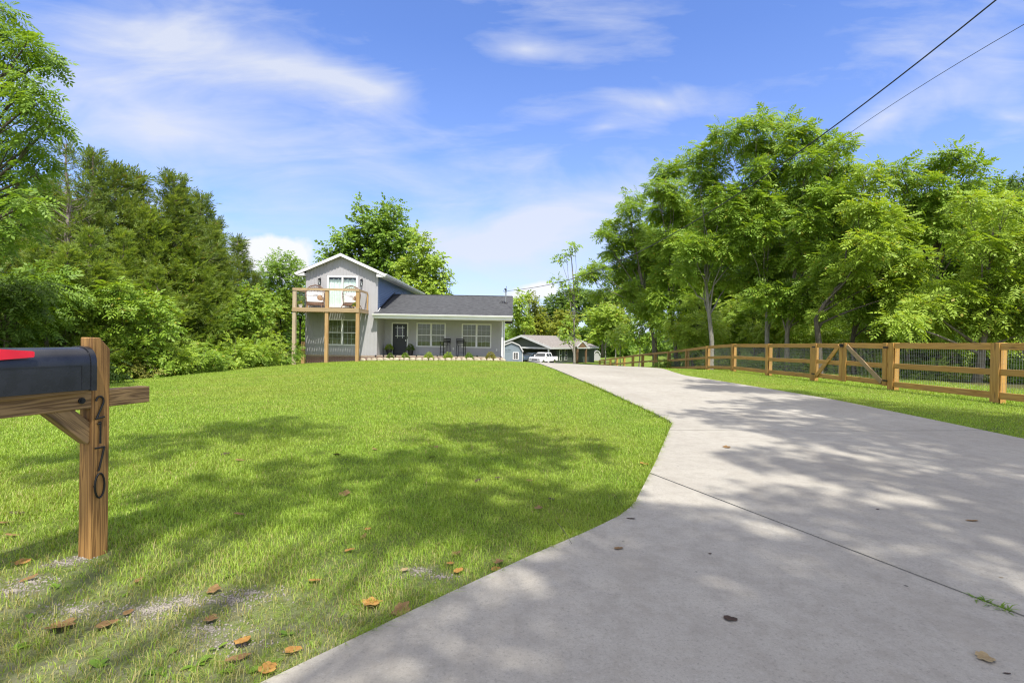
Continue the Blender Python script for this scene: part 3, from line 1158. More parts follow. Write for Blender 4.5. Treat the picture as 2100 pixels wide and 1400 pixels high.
mb.add([(x0, EY, EZ - .15), (x0, RY, RZ - .15), (x0, RY, RZ - .004), (x0, EY, EZ - .004), (x1, EY, EZ - .15), (x1, RY, RZ - .15), (x1, RY, RZ - .004), (x1, EY, EZ - .004)],
       [(0, 3, 2, 1), (4, 5, 6, 7), (0, 1, 5, 4), (3, 7, 6, 2), (0, 4, 7, 3), (1, 2, 6, 5)])
mb.build('rake_board', M['white'], house)
# step flashing along the blue wall and the white diverter at its foot
mb = MB()
mb.add([(XR + .004, YF + .12, EZ + s_ * (YF + .12 - EY) + .04), (XR + .004, RY, RZ + .04), (XR + .004, RY, RZ + .20), (XR + .004, YF + .12, EZ + s_ * (YF + .12 - EY) + .16),
        (XR + .03, YF + .12, EZ + s_ * (YF + .12 - EY) + .04), (XR + .03, RY, RZ + .04), (XR + .03, RY, RZ + .20), (XR + .03, YF + .12, EZ + s_ * (YF + .12 - EY) + .16)],
       [(0, 1, 2, 3), (4, 7, 6, 5), (0, 4, 5, 1), (1, 5, 6, 2), (2, 6, 7, 3), (3, 7, 4, 0)])
mb.build('flashing', M['black_metal'], house)
mb = MB()
mb.bar((XR + .045, YF - .03, EZ + .20), (XR + .045, YF + .55, EZ + .46), .025, .06)
mb.build('flashing', M['white'], house)
# corner post at the porch's right end and the downspout
mb = MB()
mb.box((PE - .01, PF - .02, -.05), (PE + .10, PF + .10, EZ - .245))
pp = mb.build('porch_post', M['white'], house)
mb = MB()
mb.tube([(PE + .16, EY + .1, EZ - .10), (PE + .16, PF + .1, EZ - .30), (PE + .16, PF + .12, .8), (PE + .16, PF + .12, -.2)], .035, 8)
mb.build('downspout', M['white'], house)

# windows: frame, mullion, panes, blinds
def make_window(h, Y, grille=True, blinds=True):
    x0, x1, z0, z1 = h
    f = MB()
    w_ = .075
    for a, b in (((x0 - .06, z0 - .055), (x1 + .06, z0 + .02)), ((x0 - .06, z1 - .02), (x1 + .06, z1 + .06))):
        f.box((a[0], Y - .034, a[1]), (b[0], Y + .09, b[1]))
    xm = (x0 + x1) / 2
    for a, b in ((x0 - .06, x0 + .025), (x1 - .025, x1 + .06), (xm - .06, xm + .06)):
        f.box((a, Y - .032, z0 + .0205), (b, Y + .09, z1 - .0205))
    zm = z0 + (z1 - z0) * .49
    for a, b in ((x0 + .0255, xm - .0605), (xm + .0605, x1 - .0255)):
        f.box((a, Y - .012, zm - .03), (b, Y + .085, zm + .03))
    win = f.build('window', M['white'], house)
    for a, b in ((x0 + .02, xm - .055), (xm + .055, x1 - .02)):
        g = MB()
        g.box((a, Y + .03, z0 + .015), (b, Y + .036, z1 - .015))
        g.build('pane', M['glass'], win)
    if grille:
        g = MB()
        for a, b in ((x0 + .02, xm - .055), (xm + .055, x1 - .02)):
            for q in (1 / 3., 2 / 3.):
                xx = a + (b - a) * q
                g.box((xx - .006, Y + .042, z0 + .02), (xx + .006, Y + .05, z1 - .02))
            for zz in (z0 + (zm - z0) * .5, zm + (z1 - zm) * .5):
                g.box((a, Y + .0505, zz - .006), (b, Y + .058, zz + .006))
        g.build('grille', M['white'], win)
    if blinds:
        g = MB()
        for a, b in ((x0 + .02, xm - .055), (xm + .055, x1 - .02)):
            z = z0 + .03
            while z < z1 - .02:
                g.add([(a, Y + .085, z), (b, Y + .085, z), (b, Y + .11, z + .042), (a, Y + .11, z + .042)], [(0, 1, 2, 3)])
                z += .05
        g.build('blind', M['blind'], win, fixn=False)
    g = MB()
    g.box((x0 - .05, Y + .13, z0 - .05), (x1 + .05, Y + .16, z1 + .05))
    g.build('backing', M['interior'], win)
    return win


make_window(W1, PW)
make_window(W2, PW)
make_window(LW, YF)

# sliding glass door on the balcony
x0, x1, z0, z1 = SL
f = MB()
xm = (x0 + x1) / 2
f.box((x0 - .06, YF - .034, z1 - .03), (x1 + .06, YF + .09, z1 + .07))
f.box((x0 - .06, YF - .034, z0 - .03), (x1 + .06, YF + .09, z0 + .05))
for a, b in ((x0 - .06, x0 + .05), (xm - .05, xm + .05), (x1 - .05, x1 + .06)):
    f.box((a, YF - .032, z0 + .0505), (b, YF + .088, z1 - .0305))
sd = f.build('sliding_door', M['white'], house)
g = MB()
g.box((x0 + .045, YF + .03, z0 + .045), (xm - .045, YF + .036, z1 - .025))
g.build('pane', M['glass'], sd)
g = MB()
g.box((xm + .045, YF + .05, z0 + .045), (x1 - .045, YF + .056, z1 - .025))
g.build('pane', M['glass'], sd)
g = MB()
for a, b in ((x0, xm), (xm, x1)):                     # gathered curtains with a scalloped valance
    N = 46
    vs, fs = [], []
    for i in range(N + 1):
        q = i / N
        xx = a + (b - a) * q
        yy = YF + .13 + .025 * math.sin(q * 55) + .01 * math.sin(q * 23)
        top = z1 - .10 - .07 * abs(math.sin(q * math.pi * 3))
        vs += [(xx, yy, z0), (xx, yy, top)]
    fs = [(2 * i, 2 * i + 2, 2 * i + 3, 2 * i + 1) for i in range(N)]
    g.add(vs, fs)
g.build('curtain', M['curtain'], sd, smooth=True, fixn=False)
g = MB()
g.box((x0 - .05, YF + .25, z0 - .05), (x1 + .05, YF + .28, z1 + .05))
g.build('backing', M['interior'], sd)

# front door
x0, x1, z0, z1 = DOOR
d = MB()
d.box((x0 + .001, PW + .04, z0 + .02), (x1 - .001, PW + .085, z1 - .001))
door = d.build('door', M['black_door'], house)
g = MB()
gx0, gx1, gz0, gz1 = x0 + .22, x1 - .22, 1.12, 1.86
for a in (gx0 + .09, gx1 - .09):
    g.box((a - .014, PW + .018, gz0 - .06), (a + .014, PW + .0385, gz1 + .06))
for a in (gz0 + .09, gz1 - .09):
    g.box((gx0 - .06, PW + .016, a - .014), (gx1 + .06, PW + .037, a + .014))
g.build('grille', M['steel'], door)
g = MB()
g.box((gx0, PW + .0365, gz0), (gx1, PW + .039, gz1))
g.build('pane', M['car_glass'], door)
g = MB()
g.box((x1 - .11, PW + .02, .86), (x1 - .06, PW + .039, .98))
g.tube([(x1 - .085, PW + .02, .90), (x1 - .085, PW - .02, .90)], .028, 10)
g.build('handle', M['steel'], door)
g = MB()
g.box((x0 - .075, PW - .03, -.057), (x0, PW + .09, z1))
g.box((x1, PW - .03, -.057), (x1 + .075, PW + .09, z1))
g.box((x0 - .075, PW - .032, z1 + .0005), (x1 + .075, PW + .09, z1 + .085))
g.build('door_frame', M['white'], house)
g = MB()
g.box((x1 + .02, PW - .055, 1.02), (x1 + .06, PW - .0305, 1.18))
g.build('doorbell', M['black_metal'], house)

# wall lanterns, outlets
def lantern(x, z):
    b = MB()
    y = YF - .02
    b.box((x - .05, y - .02, z + .0), (x + .05, y, z + .16))
    b.tube([(x, y - .02, z + .10), (x, y - .09, z + .15), (x, y - .12, z + .10)], .012, 6)
    b.prism([(x - .085, z + .02), (x + .085, z + .02), (x + .04, z + .11), (x - .04, z + .11)], 1, y - .20, y - .05)
    for sx in (-.07, .07):
        for sy in (y - .19, y - .06):
            b.bar((x + sx, sy, z + .02), (x + sx * .7, sy, z - .26), .014, .014)
    b.box((x - .06, y - .18, z - .29), (x + .06, y - .065, z - .262))
    l = b.build('wall_lantern', M['black_metal'], house)
    g = MB()
    g.box((x - .045, y - .165, z - .255), (x + .045, y - .08, z + .015))
    g.build('lamp_glass', M['glass'], l)
    g = MB()
    g.tube([(x, y - .12, z - .25), (x, y - .12, z - .12)], .018, 8)
    g.build('candle', M['white'], l)


p = at(657, 575, YF)
lantern(p.x, p.z)
p = at(742.5, 577, YF)
lantern(p.x, p.z)
for px, py in ((929.5, 715), (1018.5, 717.5)):
    p = at(px, py, PW)
    g = MB()
    g.box((p.x - .05, PW - .045, p.z - .08), (p.x + .05, PW - .0005, p.z + .08))
    g.build('outlet_cover', M['white'], house, bevel=.012)

# service mast, roof boot and weatherhead
MAST = at(1037.5, 597, 35.3)
zr = EZ + s_ * (35.3 - EY)
mb = MB()
mb.tube([(MAST.x, 35.3, zr - .3), (MAST.x, 35.3, MAST.z)], .042, 10)
mast = mb.build('service_mast', M['steel'], house)
mb = MB()
mb.lathe([(.17, 0), (.13, .05), (.055, .10)], (MAST.x, 35.3, zr + .01), 12)
mb.tube([(MAST.x - .18, 35.25, zr + .05), (MAST.x - .3, 35.2, zr + .16), (MAST.x - .42, 35.15, zr + .03)], .02, 6)
mb.build('roof_boot', M['black_metal'], mast)
mb = MB()
mb.tube([(MAST.x, 35.3, MAST.z), (MAST.x, 35.3, MAST.z + .12), (MAST.x - .1, 35.3, MAST.z + .16)], [.05, .07, .05], 8)
mb.tube([(MAST.x - .1, 35.3, MAST.z + .14), (MAST.x - .16, 35.3, MAST.z - .02), (MAST.x - .02, 35.25, MAST.z - .08)], .014, 6)
mb.tube([(MAST.x, 35.3, MAST.z + .15), (MAST.x + .03, 35.3, MAST.z + .34)], .016, 6)
mb.build('weatherhead', M['black_metal'], mast)

# ------------------------------------------------------------------ balcony on posts
BX0, BX1, BY = -13.05, -9.14, 30.5
DZ0, DZ1, RT = 2.56, 2.80, 3.95
balc = thing('balcony', 'wooden balcony on tall posts along the two-storey front of the house', 'balcony', (-11.1, 31.4, -.5))
PS = .19
for px_, mat in ((BX0 + .07, 'deck_pale'), (-11.05, 'deck_z'), (BX1 - .07, 'deck_z')):
    mb = MB()
    mb.box((px_ - PS / 2, BY - PS / 2, gz(px_, BY) - .2), (px_ + PS / 2, BY + PS / 2, RT - .002))
    o = mb.build('post', M[mat], balc, bevel=.006)
    if mat == 'deck_pale':
        o['label'] = 'pale weathered corner post'
for px_ in (BX0 + .05, BX1 - .05):                     # short rail posts at the wall
    mb = MB()
    mb.box((px_ - .045, YF - .115, DZ1 - .1), (px_ + .045, YF - .024, RT - .132))
    mb.build('rail_post', M['deck_z'], balc)
mb = MB()
mb.box((BX0 - .02, BY - PS / 2 - .035, RT - .13), (BX1 + .02, BY - PS / 2 - .001, RT))
mb.build('top_rail', M['deck_x'], balc)
for px_ in (BX0 + .06, BX1 - .06):
    mb = MB()
    mb.box((px_ - .02, BY + PS / 2 + .001, RT - .13), (px_ + .02, YF - .024, RT - .0005))
    mb.build('top_rail', M['deck_y'], balc)
mb = MB()
mb.box((BX0 - .02, BY - PS / 2 - .04, DZ0), (BX1 + .02, BY - PS / 2 - .001, DZ1))
mb.build('rim_board', M['deck_x'], balc)
for px_ in (BX0 - .02, BX1 - .02):
    mb = MB()
    mb.box((px_, BY - PS / 2, DZ0), (px_ + .04, YF - .024, DZ1 - .002))
    mb.build('rim_board', M['deck_y'], balc)
mb = MB()
x = BX0 + .07
while x < BX1 - .08:                                   # floor boards with open gaps
    mb.box((x, BY - .06, DZ1 - .032), (x + .115, YF - .03, DZ1 - .004))
    x += .150
mb.build('floor_boards', M['deck_y'], balc)
mb = MB()
for yy in (30.9, 31.3, 31.72, 32.12):
    mb.box((BX0 + .03, yy - .02, DZ0 + .01), (BX1 - .03, yy + .02, DZ1 - .0325))
mb.build('joists', M['deck_x'], balc)
mb = MB()                                              # wire panels under the rail
def wire_grid(mb, p0, p1, z0, z1, dx, dz, r=.0022):
    p0, p1 = Vector(p0), Vector(p1)
    L = (p1 - p0).length
    n = int(L / dx)
    for i in range(1, n):
        q = p0.lerp(p1, i / n)
        mb.bar((q.x, q.y, z0), (q.x, q.y, z1), r * 2, r * 2)
    m = int((z1 - z0) / dz)
    for j in range(1, m):
        z = z0 + (z1 - z0) * j / m
        mb.bar((p0.x, p0.y, z), (p1.x, p1.y, z), r * 2, r * 2)


for a, b in (((BX0 + .14, BY), (-11.12, BY)), ((-10.98, BY), (BX1 - .14, BY)), ((BX0 + .05, BY + .07), (BX0 + .05, YF - .12)), ((BX1 - .05, BY + .07), (BX1 - .05, YF - .12))):
    wire_grid(mb, a + (0,), b + (0,), DZ1, RT - .14, .12, .12, .0012)
mb.build('wire_mesh', M['wire'], balc)

# short timber post by the deck's left end
p = at(622, 700, 31.9)
st = MB()
st.box((p.x - .095, 31.8, gz(p.x, 31.9) - .2), (p.x + .095, 31.99, p.z), None)
o = st.build('stub_post', M['deck_z'], None, bevel=.006)
tag(o, 'short timber post standing left of the brick skirt under the balcony', 'post')


# ------------------------------------------------------------------ furniture of the balcony and porch
def egg_chair(x, y, z, rz, label):
    root = thing('egg_chair', label, 'chair', (x, y, z), rz, 'wicker egg chairs on the balcony')
    W_, D_, Hh = .60, .50, 1.48

    def shell(a, t):
        """a: angle round the back (-1..1), t: 0 at seat height .. 1 at the crown"""
        th = a * math.pi * .62
        rr = math.sqrt(max(0.0, 1 - (max(0, (t - .42)) / .58) ** 2.2)) if t > .42 else .86 + .14 * (t / .42)
        return Vector((math.sin(th) * W_ * rr, -.02 + math.cos(th) * D_ * rr, .36 + t * (Hh - .36)))

    b = MB()
    for i in range(-6, 7):
        pts = [shell(i / 6, t) for t in np.linspace(0, 1, 12)]
        b.tube([Matrix.Rotation(rz, 4, 'Z') @ q + Vector((x, y, z)) for q in pts], .011, 5)
    for t in (.0, .12, .25, .38, .52, .70, .86):
        pts = [shell(a, t) for a in np.linspace(-1, 1, 17)]
        b.tube([Matrix.Rotation(rz, 4, 'Z') @ q + Vector((x, y, z)) for q in pts], .011, 5)
    pts = [shell(1, t) for t in np.linspace(0, 1, 14)] + [shell(-1, t) for t in np.linspace(1, 0, 14)]
    b.tube([Matrix.Rotation(rz, 4, 'Z') @ q + Vector((x, y, z)) for q in pts], .022, 6)
    T = Matrix.Translation((x, y, z)) @ Matrix.Rotation(rz, 4, 'Z')
    for o_ in (b,):
        pass
    bo = b
    bo.v = [tuple(T.inverted() @ Vector(q)) for q in bo.v]
    o1 = MB()
    o1.v, o1.f = bo.v, bo.f
    ob = o1.build('woven_back', M['wicker'], None, smooth=True)
    ob.parent = root
    s = MB()
    ring = [Vector((math.sin(a) * W_ * .9, math.cos(a) * D_ * .9 - .02, .36)) for a in np.linspace(0, 2 * math.pi, 24, endpoint=False)]
    n = len(ring)
    s.add([q for q in ring] + [q + Vector((0, 0, -.14)) * 1 for q in ring] + [(0, 0, .36), (0, 0, .22)],
          [(i, (i + 1) % n, (i + 1) % n + n, i + n) for i in range(n)] + [(i, 2 * n, (i + 1) % n) for i in range(n)] + [(i + n, (i + 1) % n + n, 2 * n + 1) for i in range(n)])
    ob = s.build('seat', M['wicker'], None)
    ob.parent = root
    for sx in (-1, 1):
        for sy in (-1, 1):
            l = MB()
            l.tube([(sx * .40, sy * .34, .26), (sx * .44, sy * .38, .12), (sx * .47, sy * .42, 0)], [.03, .025, .02], 6)
            ob = l.build('leg', M['wicker'], None)
            ob.parent = root
    c = MB()
    for k, (zz, sc) in enumerate(((.365, .86), (.40, .95), (.46, .95), (.50, .82))):
        pass
    prof = [(0, .365), (.44, .365), (.50, .41), (.49, .47), (.42, .51), (0, .53)]
    c.lathe(prof, (0, 0, 0), 20)
    ob = c.build('seat_cushion', M['cushion'], None, smooth=True)
    ob.parent = root
    ob.scale = (1.0, .84, 1)
    c = MB()
    vs, fs = [], []
    N, K = 12, 8
    for j in range(K + 1):
        t = j / K * .56 + .08
        for i in range(N + 1):
            a = (i / N * 2 - 1) * .72
            q = shell(a, t)
            bul = .10 * math.sin(math.pi * j / K) * math.cos(a * 1.2) + .02
            vs.append((q.x * (1 - bul * 1.2), q.y - bul - .02, q.z))
    for j in range(K):
        for i in range(N):
            r0 = j * (N + 1) + i
            fs.append((r0, r0 + 1, r0 + N + 2, r0 + N + 1))
    c.add(vs, fs)
    ob = c.build('back_cushion', M['cushion'], None, smooth=True, fixn=False)
    ob.parent = root
    c = MB()
    c.lathe([(0, -.06), (.14, -.055), (.19, 0), (.14, .055), (0, .06)], (0, 0, 0), 12)
    ob = c.build('pillow', M['pillow'], None, smooth=True)
    ob.parent = root
    ob.location = (.24, .16, .70)
    ob.rotation_euler = (rad(70), 0, rad(25))
    return root


egg_chair(-12.22, 31.75, DZ1 - .004, rad(8), 'brown wicker egg chair with white cushions left of the sliding door')
egg_chair(-9.98, 31.72, DZ1 - .004, rad(-24), 'brown wicker egg chair with white cushions right of the sliding door')


def foliage_tuft(n, r, h, rg, size, up=.8, width=.35):
    """leaf quads in a dome: verts, faces"""
    th = rg.uniform(0, 2 * np.pi, n)
    rr = r * np.sqrt(rg.uniform(0, 1, n))
    zz = h * (1 - (rr / r) ** 2) * rg.uniform(.15, 1.0, n) ** .6
    c = np.c_[rr * np.cos(th), rr * np.sin(th), zz]
    d = np.c_[np.cos(th), np.sin(th), np.full(n, up)] + rg.normal(0, .5, (n, 3))
    d /= np.linalg.norm(d, axis=1)[:, None]
    s = np.cross(d, rg.normal(0, 1, (n, 3)))
    s /= np.linalg.norm(s, axis=1)[:, None]
    L = size * rg.uniform(.6, 1.3, n)[:, None]
    W_ = L * width
    v = np.stack([c, c + d * L * .5 + s * W_ * .5, c + d * L, c + d * L * .5 - s * W_ * .5], 1).reshape(-1, 3)
    f = np.arange(4 * n).reshape(n, 4)
    return v, f


def pot_plant(x, y, z, label, rp=.17, hp=.34, potmat='pot', leaf='leaf_mid', rl=.27, hl=.38, seed=1, flowers=0, name='potted_plant', group=None):
    root = thing(name, label, 'potted plant', (x, y, z), 0, group)
    b = MB()
    b.lathe([(0, 0), (rp * .7, 0), (rp, hp * .92), (rp * 1.08, hp * .92), (rp * 1.08, hp), (rp * .92, hp), (rp * .88, hp * .9), (0, hp * .9)], (0, 0, 0), 16)
    ob = b.build('pot', M[potmat], None, smooth=False)
    ob.parent = root
    rg = np.random.default_rng(seed)
    v, f = foliage_tuft(420, rl, hl, rg, .10)
    v[:, 2] += hp * .9
    np_mesh('foliage', v, f, M[leaf], root)
    if flowers:
        v, f = foliage_tuft(flowers, rl * .95, hl, rg, .06, 1.5, .9)
        v[:, 2] += hp * .95
        np_mesh('flowers', v, f, M['flower'], root)
    return root


pf = -.058
for px, lab, sd_, lf in ((798, 'dark pot with a bright leafy plant left of the black door', 3, 'leaf_bright'), (841.5, 'dark pot with a dull round plant right of the black door', 4, 'leaf_dark')):
    p = at(px, 722, 34.0)
    pot_plant(p.x, 34.0, pf, lab, seed=sd_, leaf=lf, rp=.20, hp=.36, rl=.26, hl=.42, group='potted plants beside the front door')
p = at(615.5, 630, 30.75)
pot_plant(p.x, 30.78, DZ1 - .004, 'white pot of yellow flowers in the balcony corner', rp=.13, hp=.22, potmat='white_pot', rl=.16, hl=.2, seed=8, flowers=130)
p = at(729, 630, 30.85)
pot_plant(p.x, 30.9, DZ1 - .004, 'small white pot of yellow flowers before the right egg chair', rp=.11, hp=.14, potmat='white_pot', rl=.17, hl=.26, seed=9, flowers=220)


def bar_chair(x, y, z, rz, label):
    root = thing('bar_chair', label, 'chair', (x, y, z), rz, 'black metal bar chairs on the porch')
    def put(name, m):
        ob = m.build(name, M['black_metal'], None)
        ob.parent = root
    b = MB()
    for k in range(5):
        b.box((-.24, -.22 + k * .09, .70), (.24, -.145 + k * .09, .725))
    put('seat', b)
    for sx in (-1, 1):
        for sy in (-1, 1):
            l = MB()
            l.bar((sx * .235, sy * .21, .70), (sx * .25, sy * .24, 0), .035, .035)
            put('leg', l)
    b = MB()
    for sx in (-1, 1):
        b.bar((sx * .235, .215, .7255), (sx * .235, .27, 1.18), .035, .03)
    for zz in (.86, .97, 1.08):
        b.box((-.217, .235 + (zz - .72) * .1, zz), (.217, .26 + (zz - .72) * .1, zz + .075))
    put('backrest', b)
    for sx in (-1, 1):
        b = MB()
        b.box((sx * .27 - .025, -.22, .93), (sx * .27 + .025, .24, .955))
        b.bar((sx * .27, -.19, .7255), (sx * .27, -.19, .9295), .03, .03)
        put('armrest', b)
    b = MB()
    b.box((-.228, -.247, .24), (.228, -.223, .265))
    put('footrest', b)
    return root


p = at(913, 726, 33.75)
bar_chair(p.x, 33.75, pf, rad(-20), 'black slatted bar chair below the left porch window')
p = at(945, 727, 33.75)
bar_chair(p.x, 33.75, pf, rad(22), 'black slatted bar chair below the right porch window')

# planting bed
SHR = [(800, 735, .8, 'leaf_dark', 'dark small shrub in the stone bed, in front of the pot left of the door'),
       (831.5, 733.5, .85, 'leaf_mid', 'small bushy shrub in the stone bed, in front of the pot right of the door'),
       (879, 731, 1.0, 'leaf_bright', 'bright shrub in the stone bed below the left porch window'),
       (919, 731, 1.0, 'leaf_bright', 'spiky bright shrub in the stone bed beside the left bar chair'),
       (962, 732.5, .9, 'leaf_mid', 'round shrub in the stone bed below the right porch window'),
       (1006.5, 732, 1.1, 'leaf_olive', 'yellowish shrub in the stone bed near the white corner post')]
for k, (px, py, s, lf, lab) in enumerate(SHR):
    p = at(px, py, 32.25)
    zz = gz(p.x, 32.25)
    root = thing('shrub', lab, 'shrub', (p.x, 32.25, zz), 0, 'small shrubs in the bed before the porch')
    v, f = foliage_tuft(520, .30 * s, .46 * s, np.random.default_rng(40 + k), .10 * s, 1.0)
    v[:, 2] += .08
    np_mesh('foliage', v, f, M[lf], root)
    mb = MB()
    for a in range(5):
        mb.tube([(0, 0, -.03), (.06 * math.cos(a * 1.3), .06 * math.sin(a * 1.3), .12), (.16 * math.cos(a * 1.3), .16 * math.sin(a * 1.3), .28 * s)], [.012, .009, .004], 5)
    ob = mb.build('stem', M['bark_dark'], None)
    ob.parent = root
mb = MB()
mul = [(XR - 1.2, 32.6), (XR - 1.0, 32.05), (PE + .3, 31.95), (PE + .3, 32.62)]
N = 40
vs, fs = [], []
for i in range(N + 1):
    xx = XR - .9 + (PE + .4 - (XR - .9)) * i / N
    for yy in (31.95, 32.3, 32.61):
        vs.append((xx, yy, gz(xx, yy) + .03 + .02 * (yy > 32) + random.uniform(-.01, .01)))
for i in range(N):
    for j in range(2):
        a = i * 3 + j
        fs.append((a, a + 3, a + 4, a + 1))
mb.add(vs, fs)
o = mb.build('mulch_bed', M['dry_dark'], None, fixn=False)
tag(o, 'dark mulch bed along the porch', None, None, 'structure')

random.seed(11)
stone_src = None
xx = XR - .85
while xx < PE + .25:
    wdt = random.uniform(.24, .44)
    bm = bmesh.new()
    bmesh.ops.create_icosphere(bm, subdivisions=2, radius=1)
    for q in bm.verts:
        nrm = q.co.copy()
        q.co = Vector((math.copysign(abs(nrm.x) ** .7, nrm.x) * wdt / 2, math.copysign(abs(nrm.y) ** .8, nrm.y) * random.uniform(.11, .13), math.copysign(abs(nrm.z) ** .8, nrm.z) * .13)) * random.uniform(.93, 1.05)
    me = bpy.data.meshes.new('edging_stone')
    bm.to_mesh(me)
    bm.free()
    me.materials.append(M['stone'])
    o = bpy.data.objects.new('edging_stone', me)
    yy = 31.95 + random.uniform(-.06, .06)
    o.location = (xx + wdt / 2, yy, gz(xx, yy) + .055)
    o.rotation_euler = (random.uniform(-.15, .15), random.uniform(-.1, .1), random.uniform(-.3, .3))
    COL.objects.link(o)
    tag(o, 'pale rounded edging stone in the row before the brick porch', 'stone', 'pale stones edging the porch bed')
    xx += wdt * random.uniform(.93, 1.12)

lamp_root = None
for k, px in enumerate((770, 785.5, 812, 853, 896, 938, 979.5, 1026)):
    p = at(px, 735, 32.1)
    zz = gz(p.x, 32.1)
    if lamp_root is None:
        r = thing('path_light', 'small dark stake light among the edging stones before the porch', 'path light', (p.x, 32.1, zz), 0, 'small stake lights in the bed before the porch')
        b = MB()
        b.tube([(0, 0, -.05), (0, 0, .26)], .012, 6)
        ob = b.build('stake', M['black_metal'], None)
        ob.parent = r
        b = MB()
        b.lathe([(0, .36), (.07, .31), (.075, .295), (.04, .29), (.035, .25), (0, .25)], (0, 0, 0), 10)
        ob = b.build('lamp_head', M['black_metal'], None)
        ob.parent = r
        lamp_root = r
    else:
        r = copy_tree(lamp_root)
        r.location = (p.x, 32.1, zz)
        r.rotation_euler = (random.uniform(-.15, .15), random.uniform(-.15, .15), 0)

# ------------------------------------------------------------------ mailbox
A_ = Vector((.314, .949, 0)).normalized()               # away from the street
N_ = Vector((.949, -.314, 0)).normalized()              # towards the driveway
P0 = at(185.5, 1000, 2.62)
P0.z = 0


def T2(px, py):
    """distance along the mailbox axis from the post's near corner, for a pixel seen on the post's driveway face"""
    r_ = ray(px, py)
    k = r_.x / r_.y
    return (k * P0.y - P0.x) / (A_.x - k * A_.y)


def onface(px, py, off=0.0):
    """point of the driveway-side face plane at a pixel"""
    r_ = ray(px, py)
    n_ = N_
    t = ((P0 + N_ * off).dot(n_) - Vector((0, 0, CAM_H)).dot(n_)) / r_.dot(n_)
    q = Vector((0, 0, CAM_H)) + r_ * t
    return q


MBX = Matrix((A_, -N_, Vector((0, 0, 1)))).transposed().to_4x4()     # local x along, y to the left, z up
MBX.translation = P0
PWD = .089
ptop = onface(200, 692).z
gbase = gz(P0.x, P0.y)
mail = thing('mailbox', 'dark metal mailbox with a red flag on a notched timber post, numbered 2170', 'mailbox', (P0.x, P0.y, gbase))


def mput(mb, name, mat, parent=None, **kw):
    mb.xf(MBX)
    return mb.build(name, mat, parent or mail, **kw)


def mail_piece(mb, name, mat, parent=None, smooth=False, bevel=0.0):
    """piece kept in the mailbox's own axes so that the grain follows the timber"""
    o = mb.build(name, mat, None, smooth=smooth, bevel=bevel)
    par = parent or mail
    o.parent = par
    base = MBX.copy()
    base.translation = P0 - Vector((P0.x, P0.y, gbase))
    if par is mail:
        o.matrix_local = base
    return o


cut = onface(221, 716).z
b = MB()
b.prism([(0, gbase - .25), (PWD, gbase - .25), (PWD, cut), (PWD * .42, ptop), (0, ptop)], 1, 0, PWD)
# prism along axis 1 uses (x, z) outline
post = mail_piece(b, 'post', M['post_z'], bevel=.004)
zb0 = onface(183, 838).z
zb1 = zb0 + .089
t_end = T2(308, 806)
b = MB()
b.box((-.62, .003, zb0), (t_end, PWD - .003, zb1))
# notch: only the parts outside the post stay visible, the post face is proud of the beam
beam = mail_piece(b, 'cross_arm', M['post_y'] if False else wood('mailbox_wood_arm', (0.085, 0.042, 0.016), (0.38, 0.24, 0.10), 'X', grain=2.2, weather=0.18), bevel=.003)
q0 = onface(183, 915).z
b = MB()
bl = (zb0 - q0) * 1.41 + .03
b.box((-bl, .012, -.044), (.03, .077, .044))
br = mail_piece(b, 'brace', bpy.data.materials['mailbox_wood_arm'], bevel=.003)
_bm = MBX.copy()
_bm.translation = Vector((0, 0, -gbase))
br.matrix_local = _bm @ Matrix.Translation((.0, 0, q0 + .062)) @ Matrix.Rotation(rad(45), 4, 'Y')

# box
BH, BW, BL = .212, .20, .56
xe = -.018
cy = PWD / 2
def box_prof(s=0.0):
    pts = []
    hw = BW / 2 + s
    side = BH - hw
    pts.append((cy - hw, 0 - s))
    for k in range(17):
        a = math.pi * k / 16
        e = 0.78
        ca, sa = math.cos(a), math.sin(a)
        pts.append((cy - math.copysign(abs(ca) ** e, ca) * hw, BH - hw * .92 + (abs(sa) ** e) * (hw * .92 + s)))
    pts.append((cy + hw, 0 - s))
    return [(p[0], p[1] + zb1 + .014) for p in pts]


b = MB()
b.prism(box_prof(), 0, xe - BL, xe)
body = mail_piece(b, 'box', M['box_metal'], smooth='angle')
b = MB()
b.prism(box_prof(.005), 0, xe - .022, xe + .004)
mail_piece(b, 'rim', M['box_metal'], parent=body, smooth='angle')
b = MB()
b.prism(box_prof(.006), 0, xe - BL - .03, xe - BL + .008)
mail_piece(b, 'rim', M['box_metal'], parent=body, smooth='angle')
b = MB()                                               # pressed panel line on the side
yo = cy - BW / 2 - .002
b.box((xe - BL + .05, yo, zb1 + .135), (xe - .06, yo + .004, zb1 + .139))
b.box((xe - .064, yo, zb1 + .02), (xe - .060, yo + .004, zb1 + .1345))
mail_piece(b, 'pressed_rib', M['box_metal'], parent=body)
b = MB()
b.prism([(xe - BL - .036, zb1 + .015), (xe - BL - .0305, zb1 + .015), (xe - BL - .0305, zb1 + .24), (xe - BL - .036, zb1 + .24)], 1, cy - BW / 2 + .02, cy + BW / 2 - .02)
mail_piece(b, 'door', M['box_metal'])
b = MB()
b.box((-.62, cy - .085, zb1 + .0005), (xe - .01, cy + .085, zb1 + .013))
mail_piece(b, 'mounting_board', bpy.data.materials['mailbox_wood_arm'])
